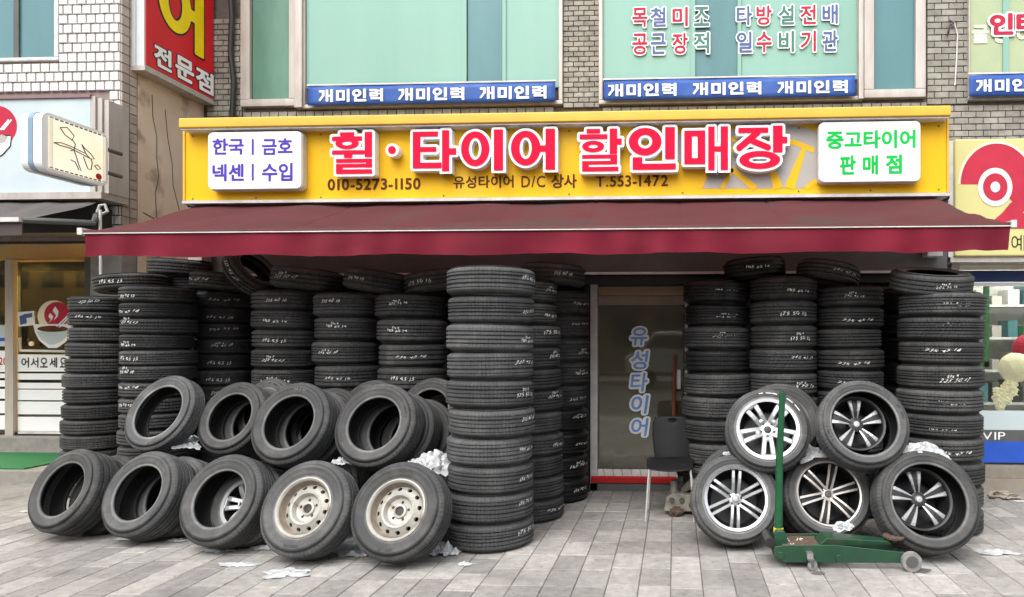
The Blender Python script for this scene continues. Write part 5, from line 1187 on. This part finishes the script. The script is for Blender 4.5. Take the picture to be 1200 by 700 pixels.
# interior behind the glass; its gold stands in for reflected sunlight
nin = thing('wall_menu', 'small framed menu hanging inside the noodle shop', 'menu board', (X(62, 10.9), 10.9, 2.2))
for (a, b, c, d_, m_) in [(45, 80, 311, 334, 'wood'), (54, 74, 315, 328, 'cream')]:
    A = at(a, d_, 10.9); B = at(b, c, 10.9); MB().box(A.x, B.x, 10.9 - (.03 if m_ == 'wood' else .04), 10.9, A.z, B.z).build('frame' if m_ == 'wood' else 'menu_sheet', m_, nin)
for k in range(2): MB().box(X(0, 10) - 1.5, X(110, 10), 9.2 + k, 9.35 + k, 2.50, 2.56).build('added_glow_bar', 'warmglow', NS)  # added glowing bars, making the gold in place of reflected sunlight
# green mat
mt = MB().box(-9.5, at(48, 545, 7.3).x, 7.1, 8.1, .121, .135).build('green_mat', 'greenm'); tag(mt, 'green mat on the step of the noodle shop', 'mat')
# lightbox sign over the noodle shop
FS = thing('fascia_sign', 'pale blue white fascia sign with a noodle bowl logo on the tiled building', 'sign', (X(-20, 6.7), 6.7, at(0, 228, 6.7).z))
a = at(-90, 228, 6.7); b = at(106, 115, 6.7)
o = MB().box(a.x, b.x, 6.7, 7.0, a.z, b.z).build('sign_panel', 'paleblue', FS)
MB().box(a.x, b.x + .01, 6.68, 7.0, b.z + .001, b.z + .035).build('top_trim', mat('mauve_trim', (.22, .13, .14), rough=.5), FS)
MB().box(a.x, b.x + .15, 6.66, 7.0, a.z - .07, a.z - .001).build('bottom_trim', 'alu', FS)
for k in range(3): MB().box(b.x + .002 + k * .055, b.x + .05 + k * .055, 6.7 + .02 * k, 7.0, a.z, b.z + .02 - k * .015).build('end_panel', 'alu', FS)
Yf = 6.7
printed('logo_disc', circ(-4, 148, 24), Yf, 'redp', FS, .002)
printed('logo_bowl', [(-30, 158), (12, 158), (14, 163), (13, 172), (4, 182), (-10, 190), (-30, 192)], Yf, 'black', FS, .0035)
printed('logo_bowl', [(-30, 162), (13, 160), (12, 171), (3, 181), (-10, 188), (-30, 190)], Yf, 'white', FS, .005)
printed('logo_noodles', [(-20, 164), (3, 158), (10, 161), (6, 167), (-20, 172)], Yf, 'greyp', FS, .0065)
for dx in (0, 3): printed('logo_stick', [(0 + dx, 152), (10 + dx, 140), (11.5 + dx, 141), (2 + dx, 153)], Yf, 'white', FS, .004)
# projecting lit sign
P0 = at(50, 170, 5.9)
LB = thing('projecting_sign', 'small cream sign with brush drawn lettering projecting from the noodle shop', 'sign', (P0.x, 5.9, at(60, 195, 5.9).z))
q00, q10 = at(57, 197, 5.75), at(124, 211, 6.35); qt0, qt1 = at(57, 136, 5.75), at(124, 153, 6.35)
v0 = Vector((q10.x - q00.x, q10.y - q00.y, 0)); L0 = v0.length; e0 = v0.normalized(); nn0 = Vector((-e0.y, e0.x, 0))
if nn0.y < 0: nn0 = -nn0
def lf(u, v, z): return (q00.x + e0.x * u - nn0.x * z, q00.y + e0.y * u - nn0.y * z, q00.z + v)
Hh = qt0.z - q00.z
def lprism(poly, z0, z1, name, m, par, bev=0):
    n_ = len(poly); vs = [lf(p[0], p[1], z0) for p in poly] + [lf(p[0], p[1], z1) for p in poly]
    o = MB().add(vs, [tuple(range(n_)), tuple(range(2 * n_ - 1, n_ - 1, -1))] + [(i, i + n_, (i + 1) % n_ + n_, (i + 1) % n_) for i in range(n_)]).build(name, m, par)
    return o
lprism(rrect(-.06, L0 + .03, -.03, Hh + .03, .08), -.20, -.005, 'sign_case', 'white', LB)
lprism(rrect(-.065, L0 + .035, -.035, Hh + .035, .08), -.13, -.085, 'blue_band', 'bandblue', LB)
lprism(rrect(0, L0, 0, Hh, .01), -.004, .0, 'cream_face', 'litcream', LB)
for k in range(30):
    v = Hh * (k + .5) / 30; wdt = .03
    lprism([(0 - .02, v - .004), (.04, v - .006), (.04, v + .002)], .001, .004, 'edge_bulb', 'white', LB); lprism([(L0 - .04, v - .004), (L0 + .02, v - .003), (L0 - .04, v + .003)], .001, .004, 'edge_bulb', 'white', LB)
for k in range(12):
    u = L0 * (k + .2) / 12; lprism([(u, Hh - .012), (u + L0 / 18, Hh - .012), (u + L0 / 18, Hh - .001), (u, Hh - .001)], .001, .003, 'edge_dash', 'black', LB); lprism([(u, .004), (u + L0 / 18, .004), (u + L0 / 18, .014), (u, .014)], .001, .003, 'edge_dash', 'black', LB)
def stroke(pts, r=.004): 
    MB().tube([lf(p[0] * L0, p[1] * Hh, .003) for p in pts], r, 5).build('brush_stroke', 'black', LB)
stroke([(.18, .85), (.3, .9), (.42, .78), (.38, .68), (.26, .74), (.18, .85)]); stroke([(.38, .7), (.44, .62), (.42, .5), (.36, .46)]); stroke([(.08, .52), (.2, .56), (.36, .55), (.6, .5)]); stroke([(.08, .52), (.18, .5), (.34, .51), (.56, .46), (.72, .42)])
stroke([(.42, .48), (.46, .36), (.5, .22), (.54, .12)]); stroke([(.36, .28), (.44, .26), (.5, .12)]); stroke([(.55, .66), (.6, .6), (.72, .52), (.78, .44), (.7, .42), (.62, .5), (.55, .66)]); stroke([(.58, .42), (.62, .3), (.66, .2), (.72, .2), (.74, .34), (.72, .42)]); stroke([(.78, .3), (.84, .34), (.9, .28), (.84, .24), (.78, .3)])
mb = MB(); mb.add([lf(L0 * .86 + .035 * math.cos(2 * PI * k / 16), Hh * .1 + .03 * math.sin(2 * PI * k / 16), .004) for k in range(16)], [tuple(range(16))]); mb.build('red_seal', 'redp', LB)
MB().tube([lf(L0, Hh * .3, -.1), lf(L0 + .3, Hh * .3, -.1)], .02, 8).build('bracket', 'steel', LB); MB().tube([lf(L0, Hh * .8, -.1), lf(L0 + .3, Hh * .8, -.1)], .02, 8).build('bracket', 'steel', LB)
# grey awning folded over the noodle shop
GA = thing('awning', 'small half folded grey awning over the noodle shop', 'awning', (X(0, 6.8), 6.8, 2.4))
vs = []
A0, A1, B0, B1 = at(-80, 236, 6.75), at(118, 236, 6.75), at(-80, 258, 5.95), at(28, 257, 5.95)
nu, nv = 30, 8
for j in range(nv + 1):
    for i in range(nu + 1):
        p = A0.lerp(A1, i / nu).lerp(B0.lerp(B1, i / nu), j / nv); p.z += .012 * noise.noise(Vector((i * .4, j * .3, 2))) - .02 * math.sin(PI * j / nv); vs.append(tuple(p))
MB().add(vs, [(j * (nu + 1) + i, j * (nu + 1) + i + 1, (j + 1) * (nu + 1) + i + 1, (j + 1) * (nu + 1) + i) for j in range(nv) for i in range(nu)]).build('canopy_fabric', 'greyaw', GA, smooth=True)
MB().box(B0.x, B1.x, 5.90, 5.97, B1.z - .03, B1.z + .01).build('front_bar', 'alu_w', GA)
MB().box(B0.x, B1.x, 5.93, 5.94, B1.z - .15, B1.z - .03).build('valance', mat('brown_valance', (.07, .05, .052), rough=.9), GA)
MB().tube([(B1.x, 5.94, B1.z - .01), (B1.x + .35, 6.3, B1.z + .02), (A1.x, 6.7, A1.z - .15)], .028, 8).build('folding_arm', 'steel', GA)
MB().box(A0.x, A1.x - .05, 6.7, 6.95, A1.z - .33, A1.z - .05).build('roller_box', 'dark', GA)
cr_ = MB().tube([at(114, 249, 6.6), at(117, 241, 6.6), at(123, 240, 6.6), at(126, 248, 6.6), at(120, 251, 6.6)], .014, 6).build('hook', 'alu_w', None)
tag(cr_, 'grey metal hook ring under the pale fascia sign', 'hook')
pl_ = MB().tube([at(117.5, 246, 6.55), at(118, 326, 6.55)], .013, 8).build('crank_pole', 'whitedirty', None, smooth=True); tag(pl_, 'thin white awning crank pole hanging beside the red awning', 'pole')
# ================================================================ RED PROJECTING SIGN
RS = thing('projecting_sign', 'tall red projecting sign with yellow and white lettering', 'sign', (X(170, 7.15), 7.15, at(170, 80, 7.15).z))
ry0, ry1 = 7.13, 8.24; rx0, rx1 = X(139.5, ry0), X(170, ry0) - .012; rz0 = at(170, 77, 7.13).z
o = MB().box(rx0, rx1, ry0, ry1, rz0, rz0 + 2.6).build('sign_case', mat('white_sign_case', (.60, .65, .65), (.54, .6, .6), rough=.4), RS)
MB().box(rx1 + .0, rx1 + .012, ry0 + .02, ry1 - .01, rz0 + .02, rz0 + 2.6).build('red_face', 'red', RS)
MB().box(rx0 - .01, rx1 + .016, ry0 - .006, ry1, rz0 - .05, rz0 - .001).build('bottom_trim', 'alu', RS)
for x in (rx0 + .09, rx0 + .19): MB().box(x, x + .006, ry0 - .006, ry0 - .0005, rz0, rz0 + 2.6).build('seam', 'alu', RS)
def rf(u, v, z): return (rx1 + .012 + z, ry0 + u, rz0 + v)
def rpx(px, py):  # picture point on the red face -> (u, v)
    d = ray(px, py); t = (rx1 + .012) / d.x; return d.y * t - ry0, EYE + d.z * t - rz0
for ch, x0_, x1_, ya, yb in [('전', 180, 201, 53, 82), ('문', 205, 227, 66, 96), ('점', 229, 250, 80, 109)]:
    u0, _ = rpx(x0_, ya); u1, _ = rpx(x1_, ya); xm = (x0_ + x1_) / 2; _, v1 = rpx(xm, (ya + (yb - ya) * .08)); _, v0 = rpx(xm, yb - (yb - ya) * .04)
    mb = MB(); text_mesh(mb, ch, (u0, u1, v0, v1), rf, .03, .002, 0, 30, grow=.012); mb.build('letter', 'black', RS)
    mb = MB(); text_mesh(mb, ch, (u0, u1, v0, v1), rf, .035, .005, 0, 30); mb.build('letter', 'white', RS)
u0, _ = rpx(187, 30); u1, _ = rpx(239, 30); _, v0 = rpx(232, 66); v1 = v0 + .80
GE = [('e', .34, .50, .27, .33, .2), ('b', .55, .42, .8, .58), ('b', .76, -.02, .99, 1.0)]
GEb = [('g', .33, .56, .36, .41, .15, .24), ('b', .52, .46, .8, .63), ('b', .77, .0, .99, 1.02)]
mb = MB(); prim_mesh(mb, GEb, (u0, u1, v0, v1), rf, z=.002, grow=.022, n=50); mb.build('letter', 'black', RS)
mb = MB(); prim_mesh(mb, GEb, (u0, u1, v0, v1), rf, z=.005, grow=.0, n=50); mb.build('letter', 'yel', RS)
# ================================================================ RIGHT HAND SHOP
RY = 7.2
rs = thing('corner_shop', 'bright glazed neighbouring shop with blue panels and stone step', 'shop', (X(1150, RY), RY, 0))
def rb(name, px, Y, m, par=None, d=.03):
    a = at(px[0], px[3], Y); b = at(px[1], px[2], Y); return MB().box(a.x, b.x, Y - d, Y, a.z, b.z).build(name, m, par or rs)
MB().box(X(1125, 7.1), 9, 7.05, 7.6, -.02, .13).build('stone_step', 'step', rs); MB().box(X(1125, 7.1), 9, 7.1, 7.6, .134, .25).build('stone_step', 'step', rs)
rb('blue_panel', (1120, 1330, 518, 541), RY, 'bluepanel', d=.04); rb('grey_panel', (1120, 1330, 504.5, 517.5), RY, 'steel', d=.035); rb('white_band', (1120, 1330, 482, 504), RY, 'paleblue', d=.03)
wtext('letter', 'VIP', (1151, 1178, 506.5, 515.5), RY - .036, 'white', rs, w=.0, z=.002, res=24); wtext('letter', '로얄제일', (1152, 1198, 486, 491.5), RY - .031, 'greyp', rs, w=.0, z=.002, res=18) if False else None
rb('glass', (1122, 1330, 336, 482), RY - .01, SHOPG, d=.008)
rb('frame_bar', (1113, 1330, 331, 336), RY - .005, 'white', d=.05); rb('blue_header', (1110, 1330, 317, 331), RY - .003, 'navy', d=.05); rb('pale_header', (1110, 1330, 309, 317), RY - .002, 'cream', d=.06)
rb('green_post', (1152, 1158, 336, 430), RY + .12, 'gframe'); rb('green_post', (1140, 1158, 424, 430), RY + .12, 'gframe')
MB().box(X(1122, 7.2), 9, 9.6, 9.7, 0, 3).build('back_wall', 'alu_w', rs); MB().box(X(1122, 7.2), 9, 7.25, 9.7, .0, .3).build('inner_floor', 'stepg', rs); MB().box(X(1122, 7.2), 9, 7.25, 9.7, 2.6, 2.7).build('shop_ceiling', 'white', rs)
for k in range(2): MB().tube([(X(1120, 8), 7.75 + k * .8, 2.42), (7, 7.75 + k * .8, 2.42)], .03, 8).build('ceiling_tube', 'tube', rs)
hs_ = thing('display_rack', 'grey and dark goods hanging on a rack inside the bright shop', 'rack', (X(1180, 9), 9, .3))
for k in range(4):
    MB().box(X(1140, 9), X(1330, 9), 9.0, 9.4, .7 + k * .42, .73 + k * .42).build('shelf', 'alu_w', hs_)
    for q in range(9):
        r = random.Random(k * 31 + q); x = X(1145, 9) + q * .2; MB().box(x, x + r.uniform(.08, .16), 9.02, 9.3, .731 + k * .42, .82 + k * .42 + r.random() * .2).build('goods_box', r.choice(['dark', 'steel', 'alu_w', 'gframe', 'greyp', 'greyp', 'mintd', 'step']), hs_)
BU = thing('ornament_stand', 'cream round shade on an ornate gold stand in the shop window', 'lamp', (X(1185, 7.6), 7.6, .3))
c = at(1190, 431, 7.6); lump(c, .17, 2, 'balloon', 'lamp_shade', BU, sc=(1, 1, .95), amp=.03)
for k, (px_, py_, r_) in enumerate([(1184, 452, .07), (1176, 459, .06), (1170, 467, .055), (1180, 468, .05), (1172, 476, .045), (1186, 460, .05), (1167, 457, .03)]): lump(at(px_, py_, 7.6), r_, k + 4, 'balloon', 'ornament_scroll', BU, amp=.7, fq=3)
MB().tube([at(1175, 478, 7.6), (at(1175, 478, 7.6).x, 7.6, .3)], .02, 8).build('stem', 'cream', BU)
RB_ = lump(at(1208, 410, 7.9), .19, 9, 'redp', 'red_balloon', None, amp=.02); tag(RB_, 'round red decoration beside the cream lamp in the bright shop window', 'decoration')
# pale yellow sign with the rose 2 emblem
YS = thing('fascia_sign', 'pale yellow sign with a big rose coloured numeral two emblem', 'sign', (X(1120, 6.8), 6.8, at(1150, 300, 6.8).z))
a = at(1119, 301, 6.8); b = at(1330, 160, 6.8); 
bevel(MB().box(a.x, b.x, 6.8, 7.15, a.z, b.z).build('sign_panel', 'lemon', YS), .02)
MB().box(a.x - .05, a.x - .002, 6.83, 7.15, a.z, b.z - .01).build('side_panel', 'alu_w', YS); MB().box(a.x - .03, b.x, 6.83, 7.15, a.z - .05, a.z - .002).build('bottom_trim', 'alu', YS)
Ye = 6.8
def ring_print(cx, cy, r0, r1, a0, a1, m, z, sy=1.12, n=40):
    mb = MB(); v = []
    for k in range(n + 1):
        t = R_(a0 + (a1 - a0) * k / n)
        for r in (r0, r1): p = at(cx + r * math.cos(t), cy - r * math.sin(t) * sy, Ye); v.append((p.x, Ye - z, p.z))
    mb.add(v, [(2 * k, 2 * k + 1, 2 * k + 3, 2 * k + 2) for k in range(n)]); return mb.build('emblem_print', m, YS)
ring_print(1168, 216, 18, 45, -30, 180, 'cream', .0015); ring_print(1168, 216, 17, 42.5, -45, 180, 'rose', .003)
printed('emblem_print', [(1144, 268), (1160, 262), (1174, 250), (1184, 238), (1208, 226), (1206, 240), (1198, 250), (1230, 250), (1230, 268)], Ye, 'rose', YS, .004)
ring_print(1166, 219.5, 0.5, 20, 0, 360, 'white', .005); ring_print(1166, 219.5, 0.5, 14.5, 0, 360, 'rose', .0065); ring_print(1166, 219.5, .3, 5.5, 0, 360, 'white', .008)
wtext('letter', '예', (1185, 1201, 275, 295), Ye, 'black', YS, w=-.005, z=.003); wtext('letter', '지', (1206, 1222, 275, 295), Ye, 'black', YS, w=-.005, z=.003) if False else None
# building body above the right hand shop is the brick wall itself; side return of shop
MB().box(X(1113, 7.0), X(1122, 7.0), 6.95, 7.5, 0, 3.0).build('pier', 'alu', rs)
# ================================================================ ACROSS THE STREET (seen only in the glass)
def far_building(x0, x1, h, m, label, Yf=-16):
    t = thing('opposite_building', label, 'building', ((x0 + x1) / 2, Yf, 0), 'buildings across the street')
    MB().box(x0, x1, Yf - 8, Yf, 0, h).build('wall', m, t)
    z = 1.2
    while z < h - 1.6:
        x = x0 + .8
        while x < x1 - 1.6: MB().box(x, x + 1.2, Yf, Yf + .03, z, z + 1.5).build('window', 'winbl', t); x += 2.1
        z += 2.9
far_building(-60, -13, 11, 'sand', 'sand coloured building opposite, reflected in the noodle shop glass')
far_building(-12, 2, 7, 'sand2', 'pale low building across the street')
far_building(3, 18, 10, 'sand2', 'pale taller building across the street')
vn = thing('parked_van', 'grey van parked across the street, reflected in the door', 'van', (1, -9.6, -.13))
o = MB().prism([(-1.6, .35), (-1.7, .9), (-1.2, 1.15), (-.7, 1.75), (2.6, 1.8), (2.75, .9), (2.7, .35)], -10.4, -8.7).build('body', 'vanp', vn); bevel(o, .08, 3)
MB().prism([(-1.02, 1.2), (-.66, 1.62), (2.45, 1.66), (2.5, 1.2)], -8.698, -8.69).build('side_window', 'winbl', vn)
for x in (-.9, 1.9):
    MB().lathe([(0, .1), (.2, .1), (.3, .08), (.3, -.08), (0, -.08)], 24, Matrix.Translation((x, -8.75, .17)) @ Matrix.Rotation(PI / 2, 4, 'X')).build('wheel', 'dark', vn)
bpy.data.objects.remove(_to); bpy.data.curves.remove(_tc)
